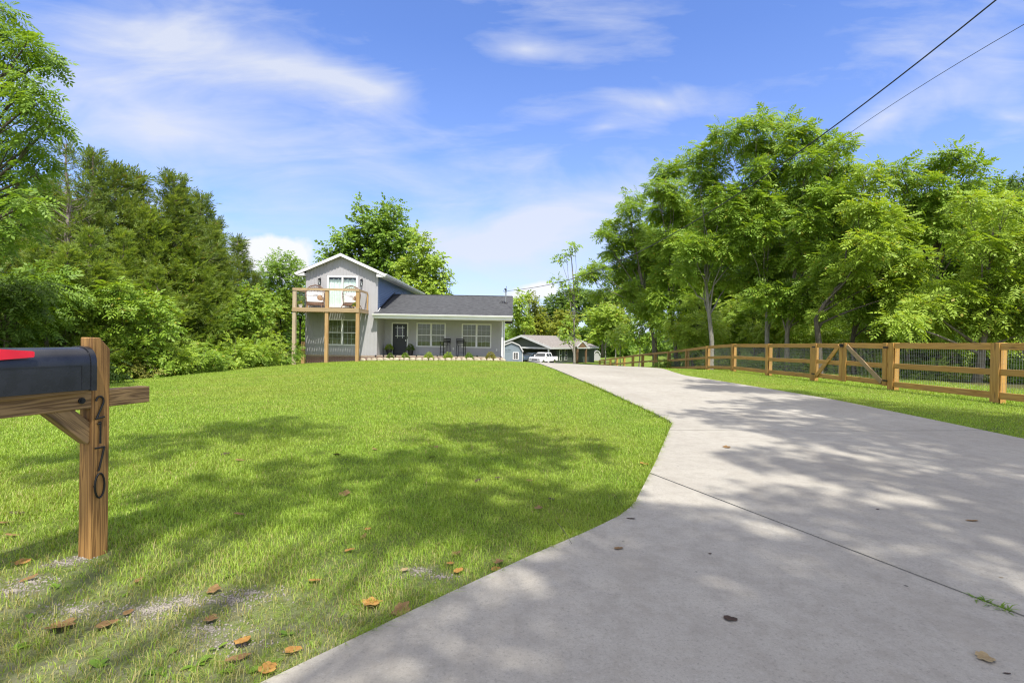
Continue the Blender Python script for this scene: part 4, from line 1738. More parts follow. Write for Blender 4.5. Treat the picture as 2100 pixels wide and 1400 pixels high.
# flag lying flat along the side
tz = zb1 + .014 + BH
f0 = (xe - .48, tz - .052)
f1x = T2(75, 730) - .05
b = MB()
b.prism([(f0[0], tz - .056), (f1x, tz - .042), (f1x + .004, tz - .038), (f1x + .004, tz - .018), (f1x - .002, tz - .014), (f0[0], tz + .006)], 1, yo - .012, yo - .007)
flag = mail_piece(b, 'flag', M['red'])
b = MB()
b.tube([(f0[0] + .02, yo - .016, tz - .026), (f0[0] + .02, yo + .02, tz - .026)], .010, 8)
mail_piece(b, 'flag_pivot', M['chrome'], parent=flag)
# bolt through the arm
b = MB()
b.tube([(-.045, -.004, zb0 + .045), (-.045, .01, zb0 + .045)], .016, 10)
b.tube([(-.045, -.009, zb0 + .045), (-.045, -.003, zb0 + .045)], .009, 6)
mail_piece(b, 'bolt', M['black_metal'])


def digit_paths(ch):
    if ch == '2':
        arc = [(.06 + .055 * math.cos(a), .165 + .05 * math.sin(a)) for a in np.linspace(math.pi * .95, -.35, 9)]
        return [arc + [(.015, .0)], [(.0, .0), (.13, .012)]]
    if ch == '1':
        return [[(.075, .0), (.075, .21)], [(.035, .19), (.078, .20)]]
    if ch == '7':
        return [[(.0, .20), (.125, .20)], [(.12, .20), (.05, .0)]]
    return [[(.065 + .062 * math.cos(a), .105 + .105 * math.sin(a)) for a in np.linspace(0, 2 * math.pi, 25)]]


def numbers(side):
    for ch, py0, py1 in (('2', 813, 857), ('1', 864, 908), ('7', 914, 963), ('0', 969, 1018)):
        z1_, z0_ = onface(205, py0).z, onface(205, py1).z
        s = (z1_ - z0_) / .21
        b = MB()
        for pth in digit_paths(ch):
            pts = []
            for (a, c) in pth:
                xx = .012 + a * s * .62
                y_ = -.012 if side < 0 else PWD + .012
                if side > 0:
                    xx = PWD - xx
                pts.append((xx, y_, z0_ + c * s))
            b.tube(pts, .005, 6)
            m_ = pts[len(pts) // 2]
            b.tube([(m_[0], -.012 if side < 0 else PWD + .012, m_[2]), (m_[0], 0 if side < 0 else PWD, m_[2])], .003, 5)
        mail_piece(b, 'house_number', M['black_metal'])


numbers(-1)
numbers(1)

# ------------------------------------------------------------------ fence and gate
FTH = 1.24


def fence_z(y):
    ys = [q[0] for q in FENCE]
    return float(np.interp(y, ys, [q[1] for q in FENCE]))


g0 = next(i for i, q in enumerate(FENCE_PX) if q[0] == 1830)
g1 = next(i for i, q in enumerate(FENCE_PX) if q[0] == 1668)


def fence_run(idx, label, mesh_until):
    ya = FENCE[idx[0]][0]
    root = thing('wooden_fence', label, 'fence', (FX, ya, gz(FX, ya)))
    for k, i in enumerate(idx):
        y, zt = FENCE[i]
        b = MB()
        b.box((FX + .022, y - .07, zt - FTH - .25), (FX + .15, y + .07, zt + .005))
        b.build('post', M['fence_z'], root, bevel=.005)
        if True:
            b = MB()                                   # face board over the rail joint
            b.box((FX - .048, y - .095, zt - FTH + .02), (FX - .0235, y + .095, zt))
            b.build('cover_board', M['fence_z'], root)
    for a, c in zip(idx[:-1], idx[1:]):
        (y0, z0), (y1, z1) = FENCE[a], FENCE[c]
        for dz_, hh in ((-.075, .14), (-.60, .13), (-1.08, .14)):
            b = MB()
            b.add([(FX - .022, y0, z0 + dz_ - hh / 2), (FX + .02, y0, z0 + dz_ - hh / 2), (FX + .02, y0, z0 + dz_ + hh / 2), (FX - .022, y0, z0 + dz_ + hh / 2),
                   (FX - .022, y1, z1 + dz_ - hh / 2), (FX + .02, y1, z1 + dz_ - hh / 2), (FX + .02, y1, z1 + dz_ + hh / 2), (FX - .022, y1, z1 + dz_ + hh / 2)],
                  [(0, 1, 2, 3), (4, 7, 6, 5), (0, 4, 5, 1), (1, 5, 6, 2), (2, 6, 7, 3), (3, 7, 4, 0)])
            b.build('rail', M['fence_y'], root, bevel=.004)
        if y0 < mesh_until:
            b = MB()
            n = int((y1 - y0) / .055)
            r = .0009
            for q in range(1, n):
                t = q / n
                y = y0 + (y1 - y0) * t
                z = z0 + (z1 - z0) * t
                b.box((FX + .024, y - r, z - 1.14), (FX + .024 + 2 * r, y + r, z - .02))
            for q in range(12):
                zz = -1.13 + q * .1
                b.bar((FX + .029, y0, z0 + zz), (FX + .029, y1, z1 + zz), 2 * r, 2 * r)
            b.build('wire_mesh', M['wire'], root, fixn=False)
    return root


fence_run(list(range(0, g0 + 1)), 'golden post-and-rail fence with wire mesh, right of the gate', 30)
fence_run(list(range(g1, len(FENCE))), 'golden post-and-rail fence with wire mesh, running downhill beyond the gate', 34)


def gate_leaf(ya, yb, flip, label):
    za, zb_ = fence_z(ya), fence_z(yb)
    root = thing('gate', label, 'gate', (FX, ya, gz(FX, ya)), 0, 'wooden gates in the fence')

    def P(y, dz_):
        return za + (zb_ - za) * (y - ya) / (yb - ya) + dz_
    for y in (ya + .07, yb - .07):
        b = MB()
        b.box((FX - .07, y - .07, P(y, -1.14)), (FX - .0305, y + .07, P(y, -.002)))
        b.build('stile', M['fence_z'], root, bevel=.004)
    for dz_, hh in ((-.075, .14), (-.60, .13), (-1.05, .14)):
        b = MB()
        y0, y1 = ya + .01, yb - .01
        b.box((FX - .03, y0, P((y0 + y1) / 2, dz_ - hh / 2)), (FX + .01, y1, P((y0 + y1) / 2, dz_ + hh / 2)))
        b.build('rail', M['fence_y'], root, bevel=.004)
    y0, y1 = (ya + .17, yb - .17)
    b = MB()
    if flip:
        b.bar((FX - .052, y0, P(y0, -1.05)), (FX - .052, y1, P(y1, -.08)), .12, .036, up=(1, 0, 0))
    else:
        b.bar((FX - .052, y0, P(y0, -.08)), (FX - .052, y1, P(y1, -1.05)), .12, .036, up=(1, 0, 0))
    b.build('diagonal_brace', M['brace_grey'] if flip else M['fence_y'], root)
    b = MB()
    r = .0009
    n = int((yb - ya - .1) / .055)
    for q in range(1, n):
        y = ya + .05 + (yb - ya - .1) * q / n
        b.box((FX + .012, y - r, P(y, -1.08)), (FX + .012 + 2 * r, y + r, P(y, -.02)))
    for q in range(11):
        b.bar((FX + .0165, ya + .05, P(ya, -1.08 + .1 * q)), (FX + .0165, yb - .05, P(yb, -1.08 + .1 * q)), 2 * r, 2 * r)
    b.build('wire_mesh', M['wire'], root, fixn=False)
    b = MB()
    hy = ya + .02 if flip else yb - .02
    for dz_ in (-.12, -1.0):
        b.box((FX - .078, hy - .09, P(hy, dz_ - .02)), (FX - .071, hy + .09, P(hy, dz_ + .02)))
    b.build('hinge', M['black_metal'], root)
    return root


yN, yF_ = FENCE[g0][0], FENCE[g1][0]
ym = on_x(1731.5, 740, FX).y
gate_leaf(yN + .12, ym - .015, True, 'nearer gate leaf, right of the latch, with a pale weathered diagonal brace')
gate_leaf(ym + .015, yF_ - .12, False, 'farther gate leaf, left of the latch, with a golden diagonal brace')
# latch
lz = fence_z(ym)
b = MB()
b.box((FX - .10, ym - .06, lz - .12), (FX - .0705, ym + .07, lz - .02))
b.tube([(FX - .12, ym - .02, lz - .07), (FX - .12, ym + .09, lz - .06)], .012, 6)
o = b.build('gate_latch', M['black_metal'])
tag(o, 'black latch at the top where the two gate leaves meet', 'latch')

# ------------------------------------------------------------------ overhead wires
def cable(name, pts, r, label):
    b = MB()
    b.tube(pts, r, 6)
    o = b.build(name, M['cable'], None, smooth=True)
    tag(o, label, 'cable', 'overhead cables')


PA = Vector((MAST.x, 35.3, MAST.z))
PB = Vector((9.0, -0.2, 0))
pts = []
k1 = on_x  # survey helper
zs_ = [(0, PA.z)]
for px, py in ((1160, 575.5), (1640, 309), (1840, 165), (2040, 0)):
    r_ = ray(px, py)
    k = r_.x / r_.y
    t = (k * PA.y - PA.x) / ((PB.x - PA.x) - k * (PB.y - PA.y))
    Y = PA.y + t * (PB.y - PA.y)
    zs_.append((t, CAM_H + r_.z * Y / r_.y))
cf = np.polyfit([a for a, _ in zs_], [b for _, b in zs_], 3)
for i in range(81):
    t = i / 80 * 1.12
    q = PA.lerp(PB, t)
    q.z = float(np.polyval(cf, t)) if i else PA.z - .06
    pts.append(q)
cable('power_cable', pts, .013, 'thick black service cable running from the house mast up over the driveway')
QA = Vector((13.2, 46.0, 6.2))
QB = Vector((10.4, -0.2, 0))
pts = []
zs_ = []
for px, py in ((1720, 286), (1900, 178), (2095, 48)):
    r_ = ray(px, py)
    k = r_.x / r_.y
    t = (k * QA.y - QA.x) / ((QB.x - QA.x) - k * (QB.y - QA.y))
    Y = QA.y + t * (QB.y - QA.y)
    zs_.append((t, CAM_H + r_.z * Y / r_.y))
zs_.append((0.35, zs_[0][1] - 1.4))
cf = np.polyfit([a for a, _ in zs_], [b for _, b in zs_], 2)
for i in range(61):
    t = .0 + i / 60 * 1.1
    q = QA.lerp(QB, t)
    q.z = float(np.polyval(cf, t))
    pts.append(q)
cable('phone_cable', pts, .008, 'thinner dark cable vanishing behind the tall trees on the right')

# ------------------------------------------------------------------ plants
def tmpl_pinnate(pairs=4, lw=.50, ll=.44):
    """one compound leaf of unit length along +x, drooping, as quads"""
    q = []
    def leaflet(base, d, s, L, W):
        d = np.array(d) / np.linalg.norm(d)
        s = np.array(s)
        q.append([base, base + d * L * .45 + s * W * .5, base + d * L, base + d * L * .45 - s * W * .5])
    for i in range(pairs):
        t = .22 + .68 * i / max(1, pairs - 1)
        b = np.array([t, 0, -.28 * t * t])
        for sg in (-1, 1):
            L = ll * (1 - .35 * abs(t - .5))
            leaflet(b, (.55, sg * 1.0, -.25), (.8 * .5, -sg * .3 * .5, .05), L, lw * .75)
    leaflet(np.array([.95, 0, -.26]), (1, 0, -.5), (0, 1, 0), ll * .9, lw * .4)
    return np.array(q)


def tmpl_simple(n=6, seed=1, lw=.55, ll=.42):
    """a twig end with broad simple leaves"""
    rg = np.random.default_rng(seed)
    q = []
    for i in range(n):
        t = .25 + .75 * i / (n - 1)
        b = np.array([t, 0, -.1 * t])
        a = (-1 if i % 2 else 1) * rg.uniform(.5, 1.1) if i < n - 1 else 0.0
        d = np.array([math.cos(a), math.sin(a), rg.uniform(-.5, .1)])
        d /= np.linalg.norm(d)
        s = np.cross(d, [0, 0, 1]) + np.array([0, 0, rg.uniform(-.4, .4)])
        s /= np.linalg.norm(s)
        L = ll * rg.uniform(.75, 1.15)
        q.append([b, b + d * L * .5 + s * L * lw * .5, b + d * L, b + d * L * .5 - s * L * lw * .5])
    return np.array(q)


def tmpl_cedar(n=9, seed=2):
    """a flat feathery spray"""
    rg = np.random.default_rng(seed)
    q = []
    for i in range(n):
        t = .05 + .8 * i / (n - 1)
        b = np.array([t, 0, 0])
        a = (-1 if i % 2 else 1) * rg.uniform(.35, .95) if i < n - 1 else 0.0
        d = np.array([math.cos(a), math.sin(a), rg.uniform(-.25, .35)])
        d /= np.linalg.norm(d)
        s = np.cross(d, [0, 0, 1]) * .8 + np.array([0, 0, rg.uniform(-.7, .7)])
        s /= np.linalg.norm(s)
        L = .46 * rg.uniform(.7, 1.2)
        q.append([b, b + d * L * .4 + s * .055, b + d * L, b + d * L * .4 - s * .055])
    return np.array(q)


TM = {'pinnate': tmpl_pinnate(), 'pinnate_far': tmpl_pinnate(2, .55, .5), 'simple': tmpl_simple(), 'simple_far': tmpl_simple(4, 3, .75, .55),
      'cedar': tmpl_cedar(), 'broad': tmpl_simple(5, 5, .7, .5)}


def norm(a):
    return a / np.maximum(np.linalg.norm(a, axis=-1, keepdims=True), 1e-9)


def put_fronds(tm, pos, d, up, L):
    """copies of a leaf template: x axis along d, z axis near up"""
    x = norm(d)
    y = norm(np.cross(up, x))
    z = np.cross(x, y)
    Rm = np.stack([x, y, z], -1) * L[:, None, None]              # (m,3,3)
    k = tm.reshape(-1, 3)                                         # (n*4,3)
    v = np.einsum('mij,nj->mni', Rm, k) + pos[:, None, :]
    return v.reshape(-1, 3)


def quads(nv):
    return np.arange(nv, dtype=np.int32).reshape(-1, 4)


def crown(lobes, tm, size, dens, per, rg, fill=.45, droop=.3, spread=.36):
    """leafy clumps through the outer volume of each lobe; returns verts and the clump centres"""
    P, D, U, L, cl = [], [], [], [], []
    for (cx, cy, cz, rx, ry, rz) in lobes:
        K = max(5, int(dens * 4 * math.pi * ((rx * ry * rz) ** (2 / 3.))))
        dr = norm(rg.normal(0, 1, (K, 3)))
        r = fill + (1 - fill) * rg.uniform(0, 1, K) ** .7
        c = dr * r[:, None] * np.array([rx, ry, rz]) + np.array([cx, cy, cz])
        cl.append((np.array([cx, cy, cz]), c))
        n = per
        cc = np.repeat(c, n, 0)
        dd = np.repeat(dr, n, 0)
        sp = spread * rg.uniform(.6, 1.3, K)
        # each clump is a drooping dome of leaves round a twig end
        th = rg.uniform(0, 2 * np.pi, K * n)
        hor = np.c_[np.cos(th), np.sin(th), np.zeros(K * n)]
        tier = rg.uniform(0, 1, K * n)
        spn = np.repeat(sp, n)
        off = hor * (spn * (.15 + .55 * tier))[:, None] + np.c_[np.zeros(K * n), np.zeros(K * n), spn * (.45 - .75 * tier)] + rg.normal(0, .16, (K * n, 3)) * spn[:, None]
        P.append(cc + off)
        D.append(norm(hor + dd * .35 + rg.normal(0, .30, (K * n, 3)) + np.c_[np.zeros(K * n), np.zeros(K * n), .22 - (.55 + droop) * tier]))
        U.append(norm(np.array([.08, -.38, .80]) + hor * .38 + dd * .25 + rg.normal(0, .40, (K * n, 3))))
        L.append(size * rg.uniform(.65, 1.25, K * n))
    return put_fronds(tm, np.concatenate(P), np.concatenate(D), np.concatenate(U), np.concatenate(L)), cl


def wiggle(p0, p1, n, amp, rg):
    p0, p1 = np.array(p0, float), np.array(p1, float)
    ts = np.linspace(0, 1, n)
    pts = p0 + (p1 - p0) * ts[:, None]
    off = np.cumsum(rg.normal(0, amp, (n, 3)), 0)
    off -= off[0] + (off[-1] - off[0]) * ts[:, None]
    return pts + off


def tree(name, label, cat, base, lobes, r0=.16, bark='bark', leaf='leaf_walnut', tm='pinnate', size=.42, dens=2.6, per=9, seed=1, trunk=None, group=None,
         limbs=True, droop=.3, fill=.45, twig=2, sink=.3, spread=.36):
    """base (x,y); lobes in world coordinates (cx,cy,cz,rx,ry,rz)"""
    rg = np.random.default_rng(seed)
    bz = gz(*base)
    root = thing(name, label, cat, (base[0], base[1], bz), 0, group)
    org = np.array([base[0], base[1], bz])
    lobes = [tuple(np.array(l[:3]) - org) + tuple(l[3:]) for l in lobes]
    v, cl = crown(lobes, TM[tm], size, dens, per, rg, fill, droop, spread)
    np_mesh('crown', v, quads(len(v)), M[leaf], root)
    A = np.array(lobes)
    top = A[:, 2].max()
    mid = A[:, :3].mean(0)
    if trunk is None:
        e = np.array([mid[0] * .9, mid[1] * .9, top * .86])
        trunk = wiggle((0, 0, -sink), e, 8, top * .012, rg)
    else:
        trunk = np.array([np.array(p) - org for p in trunk])
        trunk = np.concatenate([trunk[:1] - np.array([0, 0, sink]), trunk])
    n = len(trunk)
    b = MB()
    rr = [r0 * (1.35 if i == 0 else 1.0) * (1 - .82 * i / (n - 1)) for i in range(n)]
    b.tube(trunk, rr, 9)
    if limbs:
        tz = trunk[:, 2]
        for (cc, c) in cl:
            zt = np.clip(cc[2] * rg.uniform(.45, .72), top * .12, top * .8)
            s = np.array([np.interp(zt, tz, trunk[:, k]) for k in range(3)])
            rt = np.interp(zt, tz, rr) * .5
            m = wiggle(s, cc, 5, .10, rg)
            m[1:-1, 2] += np.array([.04, .03, .0]) * np.linalg.norm(cc - s)
            b.tube(m, [rt, rt * .8, rt * .6, rt * .42, rt * .28], 5, cap=False)
            if twig:
                for q in c[::twig]:
                    b.tube(wiggle(m[3] if rg.random() < .5 else m[4], q, 3, .05, rg), [max(.008, rt * .3), .009, .004], 4, cap=False)
    b_o = b.build('trunk', M[bark], None, smooth=True, fixn=False)
    b_o.parent = root
    return root


def LP(Y, items, jit=1.2, seed=0, flat=.85, deep=1.0):
    """crown lobes surveyed at distance Y: (px, py, radius in px)"""
    rg = random.Random(seed)
    out = []
    for px, py, r in items:
        y = Y + rg.uniform(-jit, jit) - .35 * jit
        p = at(px, py, y)
        rm = r * y / 1050.0
        out.append((p.x, p.y, p.z, rm, rm * deep, rm * flat))
    return out


def base_at(px, Y):
    p = at(px, 740, Y)
    return (p.x, Y)


# ---- right hand row behind the fence
R1 = [(1290, 430, 20), (1302, 402, 13), (1262, 470, 19), (1240, 482, 14), (1272, 510, 27), (1312, 480, 27), (1322, 530, 30), (1270, 560, 22), (1228, 555, 17), (1200, 562, 14), (1342, 575, 27),
      (1290, 600, 22), (1230, 600, 13), (1320, 630, 24), (1350, 650, 24)]
tree('walnut_tree', 'leaning tree with an open low crown, leftmost of the row behind the fence', 'tree', base_at(1344, 38), LP(38, R1, 1.6, 1), .15, size=0.50, dens=2.7, per=17, fill=.30, spread=.42, seed=21)
R2 = [(1365, 352, 19), (1392, 347, 16), (1348, 388, 19), (1382, 392, 27), (1360, 432, 27), (1402, 442, 30), (1345, 500, 24), (1385, 500, 31), (1370, 560, 29), (1420, 600, 24), (1350, 610, 20)]
tree('walnut_tree', 'slim tree with a two-pointed crown, between the leaning tree and the pale forked trunk', 'tree', base_at(1388, 33), LP(33, R2, 1.4, 2), .14, size=0.47, dens=3.2, per=17, fill=.30, spread=.42, seed=22)
R3 = [(1430, 307, 16), (1457, 312, 17), (1436, 345, 22), (1472, 352, 19), (1452, 392, 26), (1482, 402, 22), (1502, 432, 26), (1462, 452, 33), (1420, 502, 30), (1482, 512, 33), (1440, 560, 27), (1398, 560, 20), (1500, 570, 22), (1520, 500, 20)]
t3 = [at(1458, 757, 26.5), at(1460, 700, 26.5), at(1452, 620, 26.5), at(1446, 560, 26.5), at(1452, 490, 26.9)]
tree('walnut_tree', 'tall tree with a pale crooked trunk standing close behind the long fence', 'tree', (t3[0].x, t3[0].y), LP(26.5, R3, 1.1, 3), .17, 'bark_pale', size=0.45, dens=3.4, per=17, fill=.30, spread=.42, seed=23, trunk=t3)
R4 = [(1610, 630, 30), (1480, 268, 13), (1492, 290, 14), (1522, 264, 16), (1547, 254, 16), (1577, 242, 17), (1600, 248, 16), (1532, 302, 26), (1582, 292, 26), (1552, 342, 26), (1592, 352, 26), (1540, 402, 29), (1582, 420, 30),
      (1560, 472, 31), (1520, 470, 24), (1600, 500, 30), (1555, 550, 31), (1610, 560, 26), (1572, 610, 24)]
t4 = [at(1574, 763, 26), at(1573, 690, 26), at(1574, 600, 26.2), at(1570, 530, 26.6), at(1566, 450, 27)]
tree('walnut_tree', 'tallest tree of the row, its several tops rising highest above the fence', 'tree', (t4[0].x, t4[0].y), LP(26, R4, 1.2, 4), .16, 'bark_pale', leaf='leaf_walnut', size=0.45, dens=3.4, per=17, fill=.30, spread=.42, seed=24, trunk=t4)
R5 = [(1650, 640, 28), (1590, 600, 26), (1640, 264, 20), (1666, 278, 17), (1626, 292, 19), (1692, 302, 22), (1726, 298, 14), (1652, 332, 29), (1702, 342, 29), (1740, 342, 13), (1640, 392, 29), (1702, 402, 31), (1742, 402, 24), (1662, 452, 33), (1722, 462, 31),
      (1640, 520, 29), (1700, 530, 33), (1762, 470, 20), (1660, 590, 27)]
t5 = [at(1614, 765, 24.5), at(1614, 690, 24.5), at(1622, 600, 24.5), at(1640, 500, 24.9), at(1655, 420, 25.2)]
tree('walnut_tree', 'tall broad tree just left of the gate with the black cable crossing its top', 'tree', (t5[0].x, t5[0].y), LP(24.5, R5, 1.2, 5), .15, size=0.45, dens=3.4, per=17, fill=.30, spread=.42, seed=25, trunk=t5)
R6 = [(1780, 352, 13), (1792, 382, 17), (1762, 422, 22), (1802, 440, 26), (1782, 500, 29), (1832, 482, 29), (1760, 560, 27), (1822, 560, 31), (1872, 540, 30), (1720, 600, 27), (1860, 600, 31), (1700, 640, 20)]
t6 = [at(1682, 775, 21.5), at(1679, 700, 21.5), at(1674, 655, 21.5), at(1690, 625, 21.5), at(1730, 575, 21.5), at(1775, 525, 21.3), at(1800, 440, 21)]
tree('walnut_tree', 'tree with a dark bent trunk leaning right above the gate', 'tree', (t6[0].x, t6[0].y), LP(21.5, R6, 1.0, 6), .15, 'bark_dark', leaf='leaf_bright', size=0.42, dens=3.8, per=17, fill=.30, spread=.42, seed=26, trunk=t6)
t6b = [at(1752, 772, 23), at(1748, 700, 23), at(1757, 640, 23), at(1790, 600, 23), at(1820, 580, 23), at(1840, 540, 23)]
R6b = [(1810, 590, 29), (1850, 560, 29), (1770, 640, 24), (1890, 590, 27), (1840, 640, 24), (1740, 560, 24)]
tree('walnut_tree', 'smaller tree with a curved dark trunk behind the two gate leaves', 'tree', (t6b[0].x, t6b[0].y), LP(23, R6b, 1.0, 16), .12, 'bark_dark', size=0.42, dens=3.6, per=17, fill=.30, spread=.42, seed=36, trunk=t6b)
R7 = [(1822, 349, 8), (1850, 348, 12), (1840, 382, 19), (1882, 372, 16), (1902, 352, 14), (1930, 332, 12), (1952, 314, 8), (1960, 346, 14), (2000, 343, 8), (2022, 375, 7), (1990, 377, 14), (1920, 392, 26), (1882, 422, 29), (1960, 412, 26),
      (1920, 462, 33), (1982, 470, 31), (1862, 470, 29), (1940, 540, 37), (1990, 560, 31)]
tree('walnut_tree', 'tree with a ragged wind-swept top reaching right, behind the fence right of the gate', 'tree', base_at(1915, 23), LP(23, R7, 1.2, 7), .16, 'bark_dark', size=0.42, dens=3.6, per=17, fill=.30, spread=.42, seed=27)
R8 = [(1990, 415, 17), (2022, 432, 21), (2060, 424, 17), (2050, 472, 29), (2092, 500, 29), (2002, 500, 29), (2032, 560, 37), (2082, 580, 37), (1962, 600, 33), (1900, 632, 29), (2012, 642, 33), (2072, 660, 33), (1850, 660, 24), (1935, 655, 27),
      (2140, 470, 37), (2150, 560, 44), (2160, 650, 40), (2220, 560, 48)]
tree('walnut_tree', 'bright drooping tree nearest the right edge, its low branches hanging to the fence', 'tree', base_at(2000, 18.5), LP(18.5, R8, 1.0, 8), .14, leaf='leaf_bright', size=0.39, dens=4.2, per=17, fill=.30, spread=.42, seed=28, droop=.45)
R9 = [(2060, 388, 14), (2088, 374, 17), (2078, 412, 22), (2122, 400, 30), (2060, 440, 24), (2110, 470, 40), (2160, 420, 40)]
tree('oak_tree', 'dark round-leaved tree rising behind the others at the right edge', 'tree', base_at(2100, 36), LP(36, R9, 1.5, 9), .2, leaf='leaf_dark', tm='simple', size=0.45, dens=2.1, per=17, fill=.30, spread=.42, seed=29)

# understorey and second row, so that the wood has depth
US = [(1395, 650, 30, 33), (1430, 668, 34, 31), (1505, 662, 36, 33), (1545, 655, 34, 31), (1600, 660, 34, 30), (1650, 668, 34, 29), (1712, 672, 32, 28), (1790, 672, 32, 25), (1842, 668, 34, 24), (1955, 680, 30, 22), (2035, 690, 26, 22)]
for k, (px, py, r, Y) in enumerate(US):
    r = r * 1.15
    lob = [(px, py, r), (px - r, py + 12, r * .7), (px + r * .9, py + 14, r * .7), (px + 6, py - r * .9, r * .75), (px - 10, py + r * .9, r * .7)]
    tree('sapling', ('young understorey tree behind the fence, near the left end of the tall row', 'young understorey tree left of the pale crooked trunk', 'young understorey tree right of the pale crooked trunk', 'low sapling left of the tallest tree\'s trunk',
                     'low sapling right of the tallest tree\'s trunk', 'leafy sapling left of the dark bent trunk', 'leafy sapling seen behind the left gate leaf', 'leafy sapling seen behind the right gate leaf',
                     'low leafy sapling just right of the gate', 'low sapling in the shade under the drooping tree', 'sapling at the foot of the drooping tree near the right edge')[k], 'tree',
         base_at(px, Y), LP(Y, lob, .8, 50 + k), .05, 'bark_dark', leaf=('leaf_walnut', 'leaf_bright', 'leaf_bright')[k % 3], size=.38, dens=2.4, per=9, seed=60 + k, group='young trees under the tall row')
BACK = [(1345, 540, 60, 52), (1425, 500, 70, 50), (1505, 490, 78, 48), (1590, 470, 80, 46), (1680, 470, 80, 44), (1770, 520, 76, 42), (1860, 500, 74, 40), (1960, 500, 78, 40), (2060, 500, 82, 38), (2170, 520, 90, 36)]
for k, (px, py, r, Y) in enumerate(BACK):
    lob = [(px, py, r), (px - r * .7, py + 30, r * .7), (px + r * .7, py + 30, r * .7), (px, py - r * .8, r * .7), (px - r * .4, py + r, r * .6), (px + r * .4, py + r * 1.1, r * .55)]
    tree('oak_tree', 'dark tree of the second row, glimpsed through the gaps between the tall trees', 'tree', base_at(px, Y), LP(Y, lob, 2.0, 80 + k), .16, 'bark_dark', leaf='leaf_walnut' if k % 2 else 'leaf_mid', tm='simple_far', size=.60, dens=1.5, per=9, seed=90 + k,
         group='second row of trees behind the tall ones', twig=4, spread=.5)

# weeds and brush along the wood's foot
def brush(label, px, py, Y, w_, h_, leaf, seed, group, tmn='simple', size=.26, dens=4.0):
    p = at(px, py, Y)
    x, y = p.x, Y
    z = gz(x, y)
    rg = random.Random(seed)
    lob = []
    for k in range(4):
        a = rg.uniform(-1, 1)
        hh = h_ * rg.uniform(.5, 1.0)
        lob.append((x + a * w_ * .6, y + rg.uniform(-.4, .4), z + hh * .5, w_ * .42, w_ * .4, hh * .5))
    return tree('bush', label, 'bush', (x, y), lob, .025, 'bark_dark', leaf, tmn, size, dens, 8, seed, trunk=[(x, y, z), (x, y, z + h_ * .3), (x + .05, y, z + h_ * .6)], group=group, twig=3, sink=.1, spread=.25)


for k, (px, Y, w_, h_) in enumerate([(1385, 33, 1.6, 1.0), (1480, 29, 1.6, 1.0), (1540, 28, 1.5, 1.0), (1632, 25, 1.4, .9), (1720, 24, 1.3, .8), (1800, 22.5, 1.3, .9), (1880, 21, 1.3, .8), (1960, 20, 1.4, .9), (2050, 19, 1.4, 1.0), (2120, 19, 1.4, 1.1)]):
    brush('low brush growing behind the wire mesh, ' + ('left end of the strip', 'below the pale crooked trunk', 'left of the tallest trunk', 'left of the gate', 'behind the left gate leaf', 'behind the right gate leaf',
          'behind the first panel right of the gate', 'below the drooping branches', 'by the last big post on the right', 'past the last big post on the right')[k], px, 742, Y, w_, h_, ('leaf_mid', 'leaf_bright', 'leaf_walnut')[k % 3], 120 + k, 'brush behind the fence')

# ---- left hand wood: cedars
def cedar_mesh(H, W_, seed, dead=0.0, leafsize=.34, open_=0.0):
    rg = np.random.default_rng(seed)
    P, D, U, L = [], [], [], []
    b = MB()
    trunk = wiggle((0, 0, -.3), (rg.normal(0, .15), rg.normal(0, .15), H * .985), 9, H * .008, rg)
    rr = [(.018 * H + .02) * (1 - .93 * i / 8) + .006 for i in range(9)]
    b.tube(trunk, rr, 8)
    z = H * (.06 + .1 * open_)
    while z < H * .985:
        t = z / H
        prof = (1 - t) ** .95 * (.6 + .4 * min(1, t / .22)) * (1 + .22 * math.sin(z * 5.1 + seed))
        c = np.array([np.interp(z, trunk[:, 2], trunk[:, k]) for k in range(3)])
        nb = 5 if t < .8 else 4
        a0 = rg.uniform(0, 6.28)
        for k in range(nb):
            a = a0 + k * 6.283 / nb + rg.normal(0, .35)
            Lb = W_ * prof * rg.uniform(.5, 1.2) + .12
            rise = rg.uniform(.05, .5) + .55 * t
            d = np.array([math.cos(a), math.sin(a), rise])
            tip = c + d * Lb
            path = wiggle(c, tip, 4, .03 * Lb, rg)
            path[1:3, 2] -= .06 * Lb
            b.tube(path, [max(.008, rr[int(t * 8)] * .38), .014, .009, .004], 4, cap=False)
            if dead and t > .62 and rg.random() < dead:
                continue
            ns = int(6 + 17 * Lb * (1 - .3 * open_))
            s = rg.uniform(.25, 1.03, ns) ** .8
            i0 = np.clip((s * 3).astype(int), 0, 2)
            fr = s * 3 - i0
            pos = path[i0] * (1 - fr[:, None]) + path[i0 + 1] * fr[:, None]
            pos = pos + rg.normal(0, .06 + .05 * Lb, (ns, 3)) * np.array([1, 1, .5])
            P.append(pos)
            D.append(norm(norm(d) * .8 + rg.normal(0, .55, (ns, 3)) + np.array([0, 0, .15])))
            U.append(norm(np.array([.08, -.35, .85]) + rg.normal(0, .45, (ns, 3))))
            L.append(leafsize * rg.uniform(.6, 1.3, ns))
        z += H * .020 + .05
    # a leafy leader
    n = 60
    zz = H * rg.uniform(.88, 1.0, n)
    P.append(np.c_[rg.normal(0, .05, n) * (1.1 - zz / H) * 9, rg.normal(0, .05, n) * (1.1 - zz / H) * 9, zz])
    D.append(norm(rg.normal(0, .5, (n, 3)) + np.array([0, 0, 1.0])))
    U.append(norm(rg.normal(0, 1, (n, 3))))
    L.append(leafsize * .7 * rg.uniform(.6, 1.2, n))
    return put_fronds(TM['cedar'], np.concatenate(P), np.concatenate(D), np.concatenate(U), np.concatenate(L)), b


